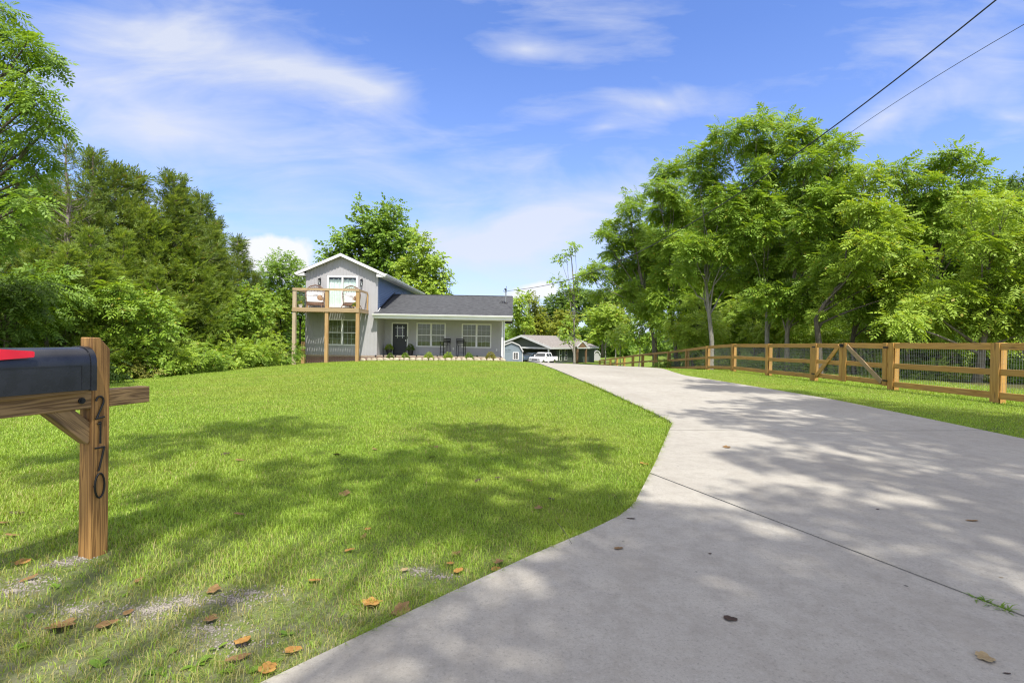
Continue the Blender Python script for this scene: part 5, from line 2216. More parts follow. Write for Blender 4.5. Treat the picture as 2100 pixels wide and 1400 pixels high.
CED = {}
for key, args in {'full': (8.5, 2.05, 301), 'wide': (7.5, 2.5, 302), 'slim': (8.0, 1.25, 303), 'ragged': (9.0, 1.9, 304, .75, .32, 1.0)}.items():
    v, b = cedar_mesh(*args)
    root = thing('cedar_tree', 'cedar', 'tree', (0, 0, -50))
    np_mesh('crown', v, quads(len(v)), M['leaf_cedar'], root)
    ob = b.build('trunk', M['cedar_bark'], None, smooth=True, fixn=False)
    ob.parent = root
    CED[key] = (root, args[0], False)


def cedar(kind, px, py, Y, label, wide=1.0, rz=0.0, leaf=None, group='cedars of the wood on the left'):
    """a cedar whose tip is surveyed at a pixel"""
    src, H, used = CED[kind]
    tip = at(px, py, Y)
    z = gz(tip.x, Y)
    s = (tip.z - z) / H
    if not used:
        r = src
        CED[kind] = (src, H, True)
    else:
        r = copy_tree(src)
    r.location = (tip.x, Y, z)
    r.scale = (s * wide, s * wide, s)
    r.rotation_euler = (0, 0, rz)
    tag(r, label, 'tree', group)
    if leaf:
        for ch in r.children:
            if ch.name.startswith('crown'):
                ch.data = ch.data.copy()
                ch.data.materials[0] = M[leaf]
    return r


cedar('ragged', 148, 290, 20, 'ragged cedar with a half-bare brown top beside the overhanging walnut branches', 1.0, .3)
cedar('full', 183, 312, 22, 'cedar just right of the ragged half-bare one', .85, 1.0)
cedar('wide', 228, 338, 23.5, 'broad cedar with a blunt top, second peak right of the ragged one', 1.0, 2.0)
cedar('slim', 285, 362, 25, 'slim cedar between the blunt broad cedar and the tall pointed one', 1.2, .5)
cedar('full', 345, 353, 25, 'tall pointed cedar in the middle of the left wood', 1.1, 2.6)
cedar('wide', 376, 388, 26.5, 'cedar on the right shoulder of the tall pointed one', .9, 4.0)
cedar('slim', 405, 404, 28, 'narrow cedar whose tip stands alone on the wood\'s falling outline', 1.15, 3.0)
cedar('full', 452, 449, 30, 'dark cedar spire on the lower right of the left wood', .9, 5.0)
cedar('slim', 432, 470, 27.5, 'short cedar in front of the dark spire', 1.3, 1.9)
cedar('slim', 491, 492, 33, 'small cedar tip right of the dark spire', 1.3, .9)
cedar('wide', 100, 372, 22, 'cedar standing deep behind the walnut branches on the far left', 1.1, .2)
cedar('full', 40, 390, 24, 'cedar deep in the wood at the left edge', 1.1, 1.2)
cedar('wide', 310, 430, 24, 'olive cedar below the slim one, in the middle of the left wood', 1.1, 5.2, 'leaf_cedar_light')
cedar('full', 250, 470, 21, 'lighter cedar with drooping sprays in front of the blunt broad one', 1.0, 3.3, 'leaf_cedar_light')
cedar('wide', 395, 505, 25, 'lighter bushy cedar in front of the narrow one', 1.1, 2.2, 'leaf_cedar_light')
cedar('wide', 180, 470, 18.5, 'wide light cedar near the far left, in front of the ragged one', 1.0, 1.4, 'leaf_cedar_light')
cedar('full', 330, 548, 21.5, 'low light cedar with a bare grey trunk near the lawn edge', 1.15, 4.4, 'leaf_cedar_light')
cedar('wide', 455, 560, 27, 'low light cedar right of centre near the lawn edge', 1.0, .4, 'leaf_cedar_light')
cedar('full', 70, 500, 17.5, 'light cedar at the far left above the mailbox', 1.1, 2.9, 'leaf_cedar_light')
cedar('wide', -20, 440, 19, 'cedar at the very left edge of the wood', 1.2, 3.7)
cedar('full', 520, 560, 32, 'small cedar beside the round tree left of the house', 1.0, 1.1)
cedar('full', 150, 505, 17.5, 'light cedar behind the mailbox post, its tip below the ragged cedar', 1.15, 5.6, 'leaf_cedar_light')
cedar('slim', 205, 545, 18.5, 'slim light cedar just right of the mailbox post, near the lawn edge', 1.5, 2.2, 'leaf_cedar_light')
cedar('wide', -90, 480, 15, 'big cedar beyond the left edge, over the mailbox', 1.2, 2.0)

# broadleaf trees and shrubs of the left wood
def small_tree(label, px, py, r, Y, leaf, seed, group, base_px=None, tmn='simple', size=.4, dens=2.4, n=6, name='broadleaf_tree', r0=.09, bark='bark_dark'):
    rg = random.Random(seed)
    lob = [(px, py, r)]
    for k in range(n):
        a = k / n * 6.283 + rg.uniform(-.4, .4)
        lob.append((px + math.cos(a) * r * .85, py + math.sin(a) * r * .8 + r * .25, r * rg.uniform(.5, .72)))
    lob.append((px, py + r * 1.5, r * .7))
    return tree(name, label, 'tree', base_at(base_px or px, Y), LP(Y, lob, r * Y / 1050 * .8, seed), r0, bark, leaf, tmn, size, dens, 8, seed, group=group, spread=.34, twig=3)


LG = 'broadleaf trees of the wood on the left'
small_tree('round leafy tree standing between the cedars and the house', 578, 560, 40, 36, 'leaf_mid', 401, LG)
small_tree('small tree whose crown shows just left of the gable eave', 620, 590, 30, 40, 'leaf_mid', 402, LG)
small_tree('bright leafy tree right beside the balcony\'s left post', 556, 625, 36, 36, 'leaf_bright', 403, LG)
small_tree('leafy tree in front of the small cedars, left of the balcony', 505, 630, 44, 29, 'leaf_walnut', 404, LG)
small_tree('light green tree at the far left over the mailbox box', 95, 590, 46, 16.5, 'leaf_mid', 405, LG, tmn='pinnate', size=.36, dens=3)
small_tree('shady broadleaf tree at the left edge behind the mailbox', 10, 600, 52, 15, 'leaf_dark', 406, LG, tmn='pinnate', size=.36, dens=3)  # darker leaf colour stands in for the shade under the walnut
small_tree('light broadleaf tree just behind the mailbox post', 225, 610, 40, 18.5, 'leaf_walnut', 407, LG, tmn='pinnate', size=.36, dens=3)
small_tree('pale leafy tree in the middle of the lawn edge', 300, 640, 46, 20, 'leaf_walnut', 408, LG, size=.34, dens=3)
small_tree('dark leafy tree low in the gap of the left wood', 420, 620, 50, 27, 'leaf_mid', 409, LG)
small_tree('tall broadleaf tree far back over the left edge', 60, 440, 60, 26, 'leaf_mid', 410, LG, size=.45)

BG = 'shrubs along the left lawn edge'
for k, (px, Y, w_, h_, lf) in enumerate([(60, 15.5, 1.7, 1.8, 'leaf_mid'), (150, 15.5, 1.5, 1.4, 'leaf_dark'), (232, 18.4, 1.3, 1.3, 'leaf_bright'), (262, 18.8, 1.2, .9, 'leaf_olive'), (300, 19.3, 1.2, 1.3, 'leaf_walnut'), (338, 20.4, 1.4, 1.7, 'leaf_bright'),  # leaf_dark puts the walnut's shade into the colour of this bush
                                         (378, 21.2, 1.3, 1.5, 'leaf_walnut'), (410, 22.2, 1.3, 1.1, 'leaf_mid'), (440, 23.5, 1.5, 1.9, 'leaf_bright'), (480, 25.0, 1.7, 2.3, 'leaf_walnut'), (520, 26.5, 1.6, 2.2, 'leaf_bright'), (552, 28, 1.5, 1.5, 'leaf_mid'), (556, 31.5, 1.1, 1.0, 'leaf_olive'), (600, 37, 1.4, 1.8, 'leaf_bright')]):
    brush(('dark bush behind the mailbox box at the left edge', 'shady bush behind the mailbox, left of its post', 'bright bush just right of the mailbox post top', 'pale weedy bush at the lawn edge right of the mailbox post', 'leafy bush at the lawn edge, second right of the pale weeds',
           'tall bright bush before the grey cedar trunk', 'bushy shrub right of the grey cedar trunk', 'low dark bush in the middle of the lawn edge', 'bright upright bush in the middle of the lawn edge', 'tall rounded bush at the lawn edge, well left of the balcony', 'tall bright bush at the lawn edge, nearer the balcony',
           'dark bush close to the balcony', 'yellowish weeds at the foot of the balcony\'s left post', 'bright bush behind the stub post')[k], px, 742, Y, w_, h_, lf, 420 + k, BG, 'pinnate' if k % 2 else 'simple', .3, 3.4)

# overhanging walnut at the near left
NW = [(-7, 20, 21), (3, 70, 19), (13, 112, 24), (50, 98, 21), (80, 108, 12), (92, 120, 6), (18, 165, 27), (58, 172, 18), (73, 205, 16), (33, 225, 27), (88, 240, 13), (106, 252, 8), (13, 285, 32), (63, 295, 22), (86, 320, 14), (18, 345, 35), (73, 360, 22), (8, 410, 32), (63, 415, 21), (43, 460, 26), (8, 490, 29),
      (-52, 60, 32), (-62, 150, 40), (-72, 250, 44), (-72, 350, 48), (-62, 450, 44), (-112, 200, 48), (-122, 330, 48), (-42, -20, 24)]
nwt = [Vector((-15.0, 11.5, gz(-15, 11.5))), at(-200, 560, 11.6), at(-170, 380, 11.6), at(-110, 200, 11.7), at(-70, 60, 11.8)]
tree('walnut_tree', 'near walnut whose feathery branches hang into the picture at the top left', 'tree', (-15.0, 11.5), LP(11.8, NW, .8, 17, .8), .2, 'bark_dark', 'leaf_mid', 'pinnate', .27, 5.5, 14, 431, trunk=nwt, droop=.5, spread=.34)

# ---- trees behind the house and around the neighbour's
HB = [(690, 512, 16), (705, 487, 20), (728, 470, 18), (735, 442, 10), (742, 420, 7), (770, 455, 26), (786, 418, 8), (800, 450, 26), (815, 422, 9), (818, 440, 12), (762, 492, 38), (808, 485, 34), (740, 522, 36), (792, 530, 42), (700, 535, 28), (835, 520, 26), (675, 528, 14), (850, 480, 12), (780, 590, 44), (700, 590, 34)]
tree('oak_tree', 'large dark green tree rising directly behind the gable roof', 'tree', base_at(765, 56), LP(56, HB, 2.0, 31), .35, 'bark_dark', 'leaf_mid', 'simple_far', .66, 1.25, 9, 441, twig=3, spread=.55)
HB2 = [(860, 484, 14), (868, 505, 20), (880, 532, 26), (862, 560, 36), (898, 558, 22), (905, 588, 18), (872, 592, 34), (835, 585, 34), (840, 545, 26), (880, 620, 34), (912, 600, 10)]
tree('maple_tree', 'lighter yellow-green tree above the porch roof, right of the dark one', 'tree', base_at(868, 52), LP(52, HB2, 1.8, 32), .25, 'bark', 'leaf_bright', 'simple_far', .58, 1.4, 9, 442, twig=3, spread=.5)

FARG = 'trees around the neighbouring house'
def far_tree(label, items, Y, leaf, seed, base_px, r0=.15, bark='bark_dark', size=.8, dens=.9, name='broadleaf_tree', tmn='simple_far'):
    return tree(name, label, 'tree', base_at(base_px, Y), LP(Y, items, 2.0, seed), r0, bark, leaf, tmn, size, dens, 9, seed, group=FARG, twig=3, spread=.6)


far_tree('pale slender tree with white branches just right of the porch roof', [(1062, 622, 14), (1066, 645, 16), (1058, 670, 16), (1072, 605, 9), (1080, 660, 14), (1066, 690, 16)], 92, 'leaf_bright', 451, 1072, .2, 'bark_pale', .7, 1.3)
far_tree('pale slender tree with light twigs behind the neighbour\'s roof ridge', [(1092, 612, 9), (1096, 632, 14), (1104, 655, 18), (1088, 665, 18), (1110, 675, 16), (1100, 690, 18)], 98, 'leaf_yellow', 452, 1085, .2, 'bark_pale', .7, 1.3)
far_tree('dark rounded tree on the rise behind the neighbour\'s house', [(1140, 625, 24), (1165, 610, 22), (1188, 606, 20), (1125, 650, 24), (1150, 655, 28), (1180, 640, 28)], 125, 'leaf_dark', 453, 1150, .3)
far_tree('dark tree further right on the same rise', [(1212, 612, 22), (1240, 604, 22), (1262, 616, 20), (1228, 645, 28), (1258, 655, 26)], 118, 'leaf_dark', 454, 1235, .3)
far_tree('yellowing tree standing behind the neighbour\'s grey roof', [(1152, 648, 14), (1162, 668, 16), (1145, 672, 14), (1172, 650, 12), (1168, 690, 14)], 96, 'leaf_yellow', 455, 1160, .15, size=.65, dens=1.3)
far_tree('bushy light tree right of the neighbour\'s house', [(1216, 650, 16), (1235, 636, 16), (1255, 648, 20), (1240, 672, 22), (1268, 675, 18), (1222, 685, 16), (1280, 695, 12)], 76, 'leaf_bright', 456, 1242, .12, 'bark_pale', .6, 1.4)
far_tree('yellow-topped tree behind the bushy light one', [(1255, 630, 14), (1272, 645, 16), (1245, 650, 14), (1285, 665, 16)], 84, 'leaf_yellow', 457, 1262, .12, 'bark_pale', .65, 1.3)
far_tree('small round tree before the far end of the fence', [(1262, 690, 12), (1275, 680, 13), (1285, 695, 12), (1270, 705, 11)], 60, 'leaf_bright', 458, 1272, .07, 'bark_pale', .42, 2.0)
far_tree('slim tree before the far fence, left of the leaning one', [(1312, 670, 18), (1300, 690, 15), (1325, 690, 16), (1312, 645, 16)], 50, 'leaf_walnut', 459, 1310, .08, 'bark', .45, 1.8)
tt = [at(1178, 741, 50), at(1177, 690, 50), at(1178, 640, 50), at(1176, 580, 50), at(1172, 530, 50), at(1168, 505, 50)]
tree('slender_tree', 'tall thin tree with a bare pole-like trunk in front of the neighbour\'s porch', 'tree', (tt[0].x, 50), LP(50, [(1180, 508, 8), (1160, 520, 8), (1150, 530, 6), (1144, 574, 8), (1160, 580, 8), (1185, 575, 11), (1178, 598, 9), (1196, 560, 8), (1170, 620, 8), (1168, 655, 9), (1165, 680, 13), (1158, 694, 11), (1178, 690, 8)], .6, 61), .14, 'bark_pale', 'leaf_walnut', 'simple_far', .42, 1.7, 7, 462, trunk=tt, spread=.4)

# distant wood closing the view: one mass
def far_wood():
    rg = np.random.default_rng(500)
    lob = []
    for k in range(150):
        a = rg.uniform(-1.25, 1.25)
        d = rg.uniform(120, 190)
        x, y = math.sin(a) * d, math.cos(a) * d
        z = gz(x, y)
        h_ = rg.uniform(6, 10.5)
        r = rg.uniform(3.5, 6)
        lob.append((x, y, z + h_ - r, r, r, r))
        lob.append((x + rg.uniform(-3, 3), y - 1, z + h_ * .35, r * 1.05, r * .9, h_ * .42))
    for k in range(70):
        a = rg.uniform(.36, 1.0)
        d = rg.uniform(50, 85)
        x, y = math.sin(a) * d, math.cos(a) * d
        z = gz(x, y)
        h_ = rg.uniform(7, 12)
        lob.append((x, y, z + h_ * .55, 3.0, 3.0, h_ * .48))
    for k in range(60):
        x, y = rg.uniform(-48, -19), rg.uniform(10, 55)
        if x > wl(y) - 4:
            continue
        z = gz(x, y)
        h_ = rg.uniform(4, 6.5)
        lob.append((x, y, z + h_ * .5, 2.4, 2.4, h_ * .5))
    v, cl = crown(lob, TM['broad'], 1.5, .22, 8, rg, .55, .2, .9)
    o = np_mesh('far_wood', v, quads(len(v)), M['leaf_mid'])
    tag(o, 'dense distant wood closing the view behind the houses', 'wood', None, 'stuff')


far_wood()

# ---- trees behind the viewer whose boughs shade the lawn and the driveway
def shade_lobes(items, seed):
    rg = random.Random(seed)
    out = []
    for px, py, r, h_ in items:
        g = gr(px, py)
        h_ = h_ * 1.2
        p = g + SUN_TO * (h_ / SUN_TO.z)
        rm = r
        out.append((p.x, p.y, p.z, rm, rm, rm * .55))
    return out


SH1 = [(420, 890, .6, 11), (520, 880, .55, 11.5), (620, 885, .45, 12), (300, 920, .6, 10.5), (960, 900, .75, 11.5), (1080, 905, .7, 11), (1010, 940, .55, 10.5), (1150, 930, .45, 11), (720, 970, .55, 10), (840, 960, .5, 10.5), (480, 1020, .4, 9.5),
       (380, 1060, .35, 9.5), (820, 1050, .4, 9), (920, 1010, .45, 9.5), (1000, 1060, .35, 9.5), (1120, 1040, .35, 9.2), (1180, 1080, .3, 9), (60, 960, .5, 10.5), (1260, 1060, .25, 9)]
SH2 = [(1600, 880, .9, 12), (1720, 900, 1.0, 12.5), (1840, 880, 1.0, 12), (1960, 900, 1.0, 12.5), (2080, 920, 1.0, 12), (1560, 830, .7, 12.5), (1480, 800, .8, 13), (1660, 840, 1.0, 13), (1780, 850, 1.0, 13), (1450, 860, .5, 12), (1530, 850, .6, 12.5), (1620, 950, .55, 11.5),
       (1740, 980, .55, 11), (1880, 1000, .5, 11.5), (2020, 990, .7, 11), (2120, 1030, .7, 11.5), (1560, 1040, .3, 10.5), (1680, 1060, .35, 10.5), (1800, 1080, .4, 11), (1920, 1100, .35, 10.5), (2050, 1090, .45, 11),
       (1460, 1080, .22, 10), (1320, 1100, .25, 10), (1420, 1150, .3, 10), (1540, 1160, .32, 10), (1660, 1190, .32, 10), (1780, 1180, .3, 10.5), (1880, 1240, .28, 10), (1200, 1180, .22, 9.5), (1300, 1220, .3, 9.8), (1420, 1260, .3, 10), (1560, 1280, .3, 10), (1700, 1300, .3, 10), (1840, 1330, .28, 10), (1980, 1320, .3, 10),
       (1150, 1350, .24, 9.6), (1300, 1360, .26, 10), (1450, 1380, .26, 10), (1620, 1390, .26, 10), (2080, 1390, .3, 10.5), (2100, 1280, .3, 10.5), (880, 1380, .14, 9.4)]
SH3 = [(1500, 800, .9, 14), (1600, 805, .7, 14), (1720, 830, .8, 13.5), (1840, 850, .8, 13.5), (1960, 860, .9, 13), (2080, 870, .9, 13), (1450, 785, .6, 14), (1900, 880, .9, 13), (2060, 890, .8, 13), (2180, 900, 1.2, 13), (2260, 960, 1.2, 12), (2300, 1100, 1.0, 12)]
tree('sycamore_tree', 'tall tree behind the viewer whose boughs dapple the lawn', 'tree', (-2.5, -8.5), shade_lobes(SH1, 1), .13, 'bark', 'leaf_mid', 'broad', .26, 2.6, 9, 601, twig=4, spread=.18, limbs=True)
tree('sycamore_tree', 'tall tree behind the viewer whose boughs shade the near driveway', 'tree', (7.5, -9.0), shade_lobes(SH2, 2), .17, 'bark', 'leaf_mid', 'broad', .26, 3.4, 9, 602, twig=4, spread=.18)
tree('sycamore_tree', 'tall tree beside the viewer whose boughs shade the strip along the fence', 'tree', (16.5, -1.5), shade_lobes(SH3, 3), .28, 'bark', 'leaf_mid', 'broad', .30, 4.0, 9, 603, twig=4, spread=.22)

# ------------------------------------------------------------------ the neighbour's place down the hill
def frame(x, y, z, rz):
    return Matrix.Translation((x, y, z)) @ Matrix.Rotation(rz, 4, 'Z')


apex = at(1071, 690, 80)
NZ = -2.55
ny = Vector((apex.x, 80, NZ))
NRZ = rad(-37)                                           # gable end looks left-front, long side right-front
NB = frame(ny.x, ny.y, NZ, NRZ)
nroot = thing('neighbour_house', 'low dark green house with a grey-brown roof and a carport, beyond the driveway crest', 'house', ny)


def nput(mb, name, mat, parent=None):
    mb.xf(NB)
    return mb.build(name, M[mat], parent or nroot)


# local: x along the gable end, y along the ridge away; the gable end at y=0, the long side at x=+5 faces right-front
HWd, LNG, EVE, RDG = 5.0, 14.4, 2.45, 4.05
ov = .6
b = MB()
b.box((-HWd, 2.2, -.4), (HWd, LNG, EVE + .1))
nput(b, 'wall', 'green_house')
b = MB()
b.prism([(-HWd, EVE), (HWd, EVE), (0, RDG)], 1, .3, .42)
b.prism([(-HWd, EVE), (HWd, EVE), (0, RDG)], 1, LNG, LNG + .12)
nput(b, 'gable', 'green_house')
for s in (-1, 1):
    b = MB()
    dz = (RDG - EVE) / HWd
    xo = s * (HWd + ov)
    zo = EVE - dz * ov
    vs = [(xo, -.3, zo + .12), (xo, LNG + .5, zo + .12), (0, LNG + .5, RDG + .12), (0, -.3, RDG + .12)]
    b.add(vs + [(p[0], p[1], p[2] + .1) for p in vs], [(0, 1, 2, 3), (7, 6, 5, 4), (0, 4, 5, 1), (1, 5, 6, 2), (2, 6, 7, 3), (3, 7, 4, 0)])
    nput(b, 'roof', 'shingle_brown')
b = MB()
for s in (-1, 1):
    xo = s * (HWd + ov)
    zo = EVE - (RDG - EVE) / HWd * ov
    for yy in (-.34,):
        b.add([(xo, yy, zo - .10), (0, yy, RDG - .10), (0, yy, RDG + .23), (xo, yy, zo + .23), (xo, yy + .035, zo - .10), (0, yy + .035, RDG - .10), (0, yy + .035, RDG + .23), (xo, yy + .035, zo + .23)],
              [(0, 1, 2, 3), (7, 6, 5, 4), (0, 4, 5, 1), (1, 5, 6, 2), (2, 6, 7, 3), (3, 7, 4, 0)])
    b.box((min(xo, xo + .04 * s), -.3, zo - .06), (max(xo, xo + .04 * s), LNG + .5, zo + .22))
nput(b, 'fascia', 'far_white')
b = MB()
b.box((-HWd, .05, EVE - .28), (HWd, .25, EVE - .02))
nput(b, 'carport_beam', 'far_white')
for xx in (-HWd + .15, -.2, HWd - .15):
    b = MB()
    b.box((xx - .09, .06, -.4), (xx + .09, .24, EVE - .285))
    nput(b, 'carport_post', 'white')
b = MB()
b.box((-HWd + .05, 2.1, -.3), (HWd - .05, 2.19, EVE))
nput(b, 'carport_back_wall', 'interior')
for yy in (3.3, 4.9):
    b = MB()
    b.box((HWd + .005, yy - .33, .35), (HWd + .06, yy + .33, 2.12))
    wn = nput(b, 'window', 'white')
    b = MB()
    for z0, z1 in ((.42, 1.2), (1.27, 2.05)):
        b.box((HWd + .061, yy - .25, z0), (HWd + .07, yy + .25, z1))
    nput(b, 'pane', 'car_glass', wn)
# entrance portico with timber columns
b = MB()
px_, py_ = HWd + 1.25, 8.0
for s in (-1, 1):
    vs = [(HWd - 1.0, py_ + s * 1.7, EVE + .05), (px_, py_ + s * 1.7, EVE + .05), (px_, py_, EVE + 1.0), (HWd - 1.0, py_, EVE + 1.0)]
    b.add(vs + [(p[0], p[1], p[2] + .1) for p in vs], [(0, 1, 2, 3), (7, 6, 5, 4), (0, 4, 5, 1), (1, 5, 6, 2), (2, 6, 7, 3), (3, 7, 4, 0)])
nput(b, 'roof', 'shingle_brown')
b = MB()
for s in (-1, 1):
    b.bar((px_ + .02, py_ + s * 1.75, EVE + .02), (px_ + .02, py_, EVE + 1.0), .05, .2)
b.box((px_ - .1, py_ - 1.6, EVE - .2), (px_ + .02, py_ + 1.6, EVE - .02))
nput(b, 'fascia', 'far_white')
b = MB()
b.prism([(py_ - 1.45, EVE), (py_ + 1.45, EVE), (py_, EVE + .82)], 0, px_ - .06, px_ - .02)
nput(b, 'gable', 'beam')
for yy in (py_ - 1.4, py_ + 1.4):
    b = MB()
    b.box((px_ - .24, yy - .14, -.4), (px_ + .0, yy + .14, EVE - .205))
    nput(b, 'timber_column', 'beam')
b = MB()
b.box((HWd + .005, py_ - .5, -.1), (HWd + .05, py_ + .5, 2.1))
nput(b, 'door', 'beam')

# barn-shaped shed
def barn_shed(px0, px1, ytop, Y, label, main='grey_blue', roof='shingle', win=True, extra=0.0, depth=3.6, rz=0.0):
    a, c = at(px0, 720, Y), at(px1, 720, Y)
    x0, x1 = a.x - extra, c.x
    wd = x1 - x0
    zt = at((px0 + px1) / 2, ytop, Y).z
    zb = gz((x0 + x1) / 2, Y)
    h_ = zt - zb
    root = thing('barn_shed', label, 'shed', ((x0 + x1) / 2, Y, zb))
    o = []
    prof = [(-.5, 0), (.5, 0), (.5, .60), (.33, .87), (0, 1.0), (-.33, .87), (-.5, .60)]
    pr = [(p[0] * wd, p[1] * h_ - .06 * (p[1] > .5)) for p in prof]
    T = frame((x0 + x1) / 2, Y, zb, rz)
    b = MB()
    pr0 = [(p[0], p[1] - (.4 if p[1] == 0 else 0)) for p in pr]
    b.prism(pr0, 1, 0, depth)
    b.xf(T).build('wall', M[main], root)
    up = [(p[0] * wd * 1.05, p[1] * h_) for p in prof[2:]]
    b = MB()
    for q0, q1 in zip(up[:-1], up[1:]):
        b.add([(q0[0], -.12, q0[1]), (q0[0], depth + .1, q0[1]), (q1[0], depth + .1, q1[1]), (q1[0], -.12, q1[1]),
               (q0[0], -.12, q0[1] + .06), (q0[0], depth + .1, q0[1] + .06), (q1[0], depth + .1, q1[1] + .06), (q1[0], -.12, q1[1] + .06)],
              [(0, 1, 2, 3), (7, 6, 5, 4), (0, 4, 5, 1), (1, 5, 6, 2), (2, 6, 7, 3), (3, 7, 4, 0)])
    b.xf(T).build('roof', M[roof], root)
    b = MB()
    for q0, q1 in zip(up[:-1], up[1:]):
        b.bar((q0[0], -.15, q0[1] - .01), (q1[0], -.15, q1[1] - .01), .05, .13)
    b.box((wd * .5 - .07, -.03, -.1), (wd * .5 + .02, -.005, h_ * .6))
    b.box((-wd * .5 - .02, -.03, -.1), (-wd * .5 + .07, -.005, h_ * .6))
    b.xf(T).build('trim', M['far_white'], root)
    if win:
        b = MB()
        cx, cz, hw, hh = wd * .5 - .95 * wd / 2.4 * .8, h_ * .42, .31, .42
        b.box((cx - hw - .08, -.05, cz - hh - .08), (cx + hw + .08, -.004, cz + hh + .08))
        b.xf(T)
        wn = b.build('window', M['white'], root)
        b = MB()
        for i in (-1, 1):
            for j in (-1, 0, 1):
                b.box((cx + i * hw * .5 - hw * .42, -.06, cz + j * hh * .66 - hh * .28), (cx + i * hw * .5 + hw * .42, -.0505, cz + j * hh * .66 + hh * .28))
        b.xf(T).build('pane', M['car_glass'], wn)
        b = MB()
        for i in (-.62, -.32):
            b.box((i * wd * .5 + .15 - .16, -.04, h_ * .68), (i * wd * .5 + .15 + .16, -.004, h_ * .74))
        b.box((-wd * .42, -.03, h_ * .05), (-wd * .42 + .05, -.004, h_ * .62))
        b.box((-wd * .42 + .0505, -.03, h_ * .60), (-wd * .05, -.004, h_ * .62))
        b.xf(T).build('door_trim', M['grey_blue'], root)
    return root


barn_shed(1035, 1072, 701, 68, 'blue-grey barn-shaped shed with a white-framed window at the house corner', extra=.5)
barn_shed(1218, 1231, 718.5, 96, 'tiny pale barn-shaped playhouse near the far fence end', main='siding', depth=2.0, win=False)

# vehicles: built facing -x, then turned
def vehicle(x, y, z, rz, label, cat, name, kind, paintm):
    root = thing(name, label, cat, (x, y, z), rz)

    def put(nm, m, mat, parent=None, **kw):
        ob = m.build(nm, M[mat], None, **kw)
        ob.parent = parent or root
        return ob
    if kind == 'pickup':
        L, Wd = 5.4, 1.85
        prof = [(-2.7, .45), (-2.7, .95), (-2.55, 1.05), (-1.25, 1.12), (-.65, 1.66), (-.5, 1.72), (.75, 1.72), (.9, 1.66), (1.0, 1.12), (2.6, 1.12), (2.7, 1.05), (2.7, .5)]
        roofx = (-1.2, .95)
        wx = (-1.75, 1.65)
        glass = [((-1.02, 1.16), (-.62, 1.6), (.0, 1.6), (.0, 1.16)), ((.1, 1.16), (.1, 1.6), (.72, 1.6), (.82, 1.16))]
        wscr = ((-1.27, 1.13), (-.68, 1.63))
    else:
        L, Wd = 4.6, 1.8
        prof = [(-2.3, .4), (-2.3, .75), (-2.1, .86), (-1.1, .98), (-.4, 1.42), (.2, 1.48), (.9, 1.44), (1.7, 1.05), (2.25, .98), (2.3, .8), (2.3, .42)]
        wx = (-1.4, 1.4)
        glass = [((-.85, 1.02), (-.35, 1.37), (.18, 1.42), (.18, 1.02)), ((.26, 1.02), (.26, 1.42), (.85, 1.38), (1.35, 1.04))]
        wscr = ((-1.12, .99), (-.42, 1.40))
    b = MB()
    hw = Wd / 2
    n = len(prof)
    # body with the greenhouse drawn in
    def inset(pz):
        return hw - max(0, pz - (1.1 if kind == 'pickup' else .98)) * .32
    vs = [(px, -inset(pz), pz) for px, pz in prof] + [(px, inset(pz), pz) for px, pz in prof]
    b.add(vs, [tuple(range(n)), tuple(reversed(range(n, 2 * n)))] + [(i, i + n, (i + 1) % n + n, (i + 1) % n) for i in range(n)])
    body = put('body', b, paintm, bevel=.03)
    g = MB()
    for q in glass:
        for s in (-1, 1):
            g.add([(p[0], s * (inset(p[1]) + .006), p[1]) for p in q], [(0, 1, 2, 3)])
    put('side_window', g, 'car_glass', fixn=False)
    g = MB()
    (xa, za), (xb, zb) = wscr
    nrm = Vector((-(zb - za), 0, (xb - xa))).normalized() * .012
    g.add([(xa + .05 + nrm.x, -inset(za) + .08, za + .04 + nrm.z), (xb + nrm.x, -inset(zb) + .06, zb + nrm.z), (xb + nrm.x, inset(zb) - .06, zb + nrm.z), (xa + .05 + nrm.x, inset(za) - .08, za + .04 + nrm.z)], [(0, 1, 2, 3)])
    put('windscreen', g, 'car_glass', fixn=False)
    if kind == 'pickup':
        g = MB()
        g.box((1.08, -hw + .12, 1.121), (2.6, hw - .12, 1.128))
        put('cargo_bed', g, 'tyre')
    fx0 = prof[0][0]
    for s in (-1, 1):
        g = MB()
        g.box((fx0 - .02, s * hw * .72 - .16, .72), (fx0 + .02, s * hw * .72 + .16, .88))
        put('headlight', g, 'chrome')
    g = MB()
    g.box((fx0 - .025, -hw * .5, .68), (fx0 + .01, hw * .5, .88))
    put('grille', g, 'tyre')
    g = MB()
    g.box((fx0 - .09, -hw + .03, .42), (fx0 - .001, hw - .03, .60))
    put('bumper', g, 'chrome' if kind == 'pickup' else paintm)
    rw = .36 if kind == 'pickup' else .31
    for wxx in wx:
        for s in (-1, 1):
            g = MB()
            g.tube([(wxx, s * (hw - .2), rw), (wxx, s * (hw + .03), rw)], rw, 18)
            w_o = put('wheel', g, 'tyre')
            g = MB()
            g.tube([(wxx, s * (hw + .031), rw), (wxx, s * (hw + .045), rw)], rw * .6, 12)
            put('rim', g, 'chrome', w_o)
    for s in (-1, 1):
        g = MB()
        xm_ = wscr[0][0] + .3
        g.box((xm_ - .06, s * (hw + .02) - .09, wscr[0][1] + .06), (xm_ + .06, s * (hw + .02) + .09, wscr[0][1] + .22))
        put('mirror', g, paintm)
    return root


p = at(1115, 733, 74)
vehicle(p.x, 74, gz(p.x, 74) + .05, rad(58), 'white pickup truck parked on the far driveway before the green house', 'pickup truck', 'pickup_truck', 'pickup', 'car_white')
p = at(1090, 733, 79)
vehicle(p.x, 79, gz(p.x, 79) + .05, rad(40), 'slate blue car parked behind the white pickup, by the carport', 'car', 'parked_car', 'car', 'car_blue')

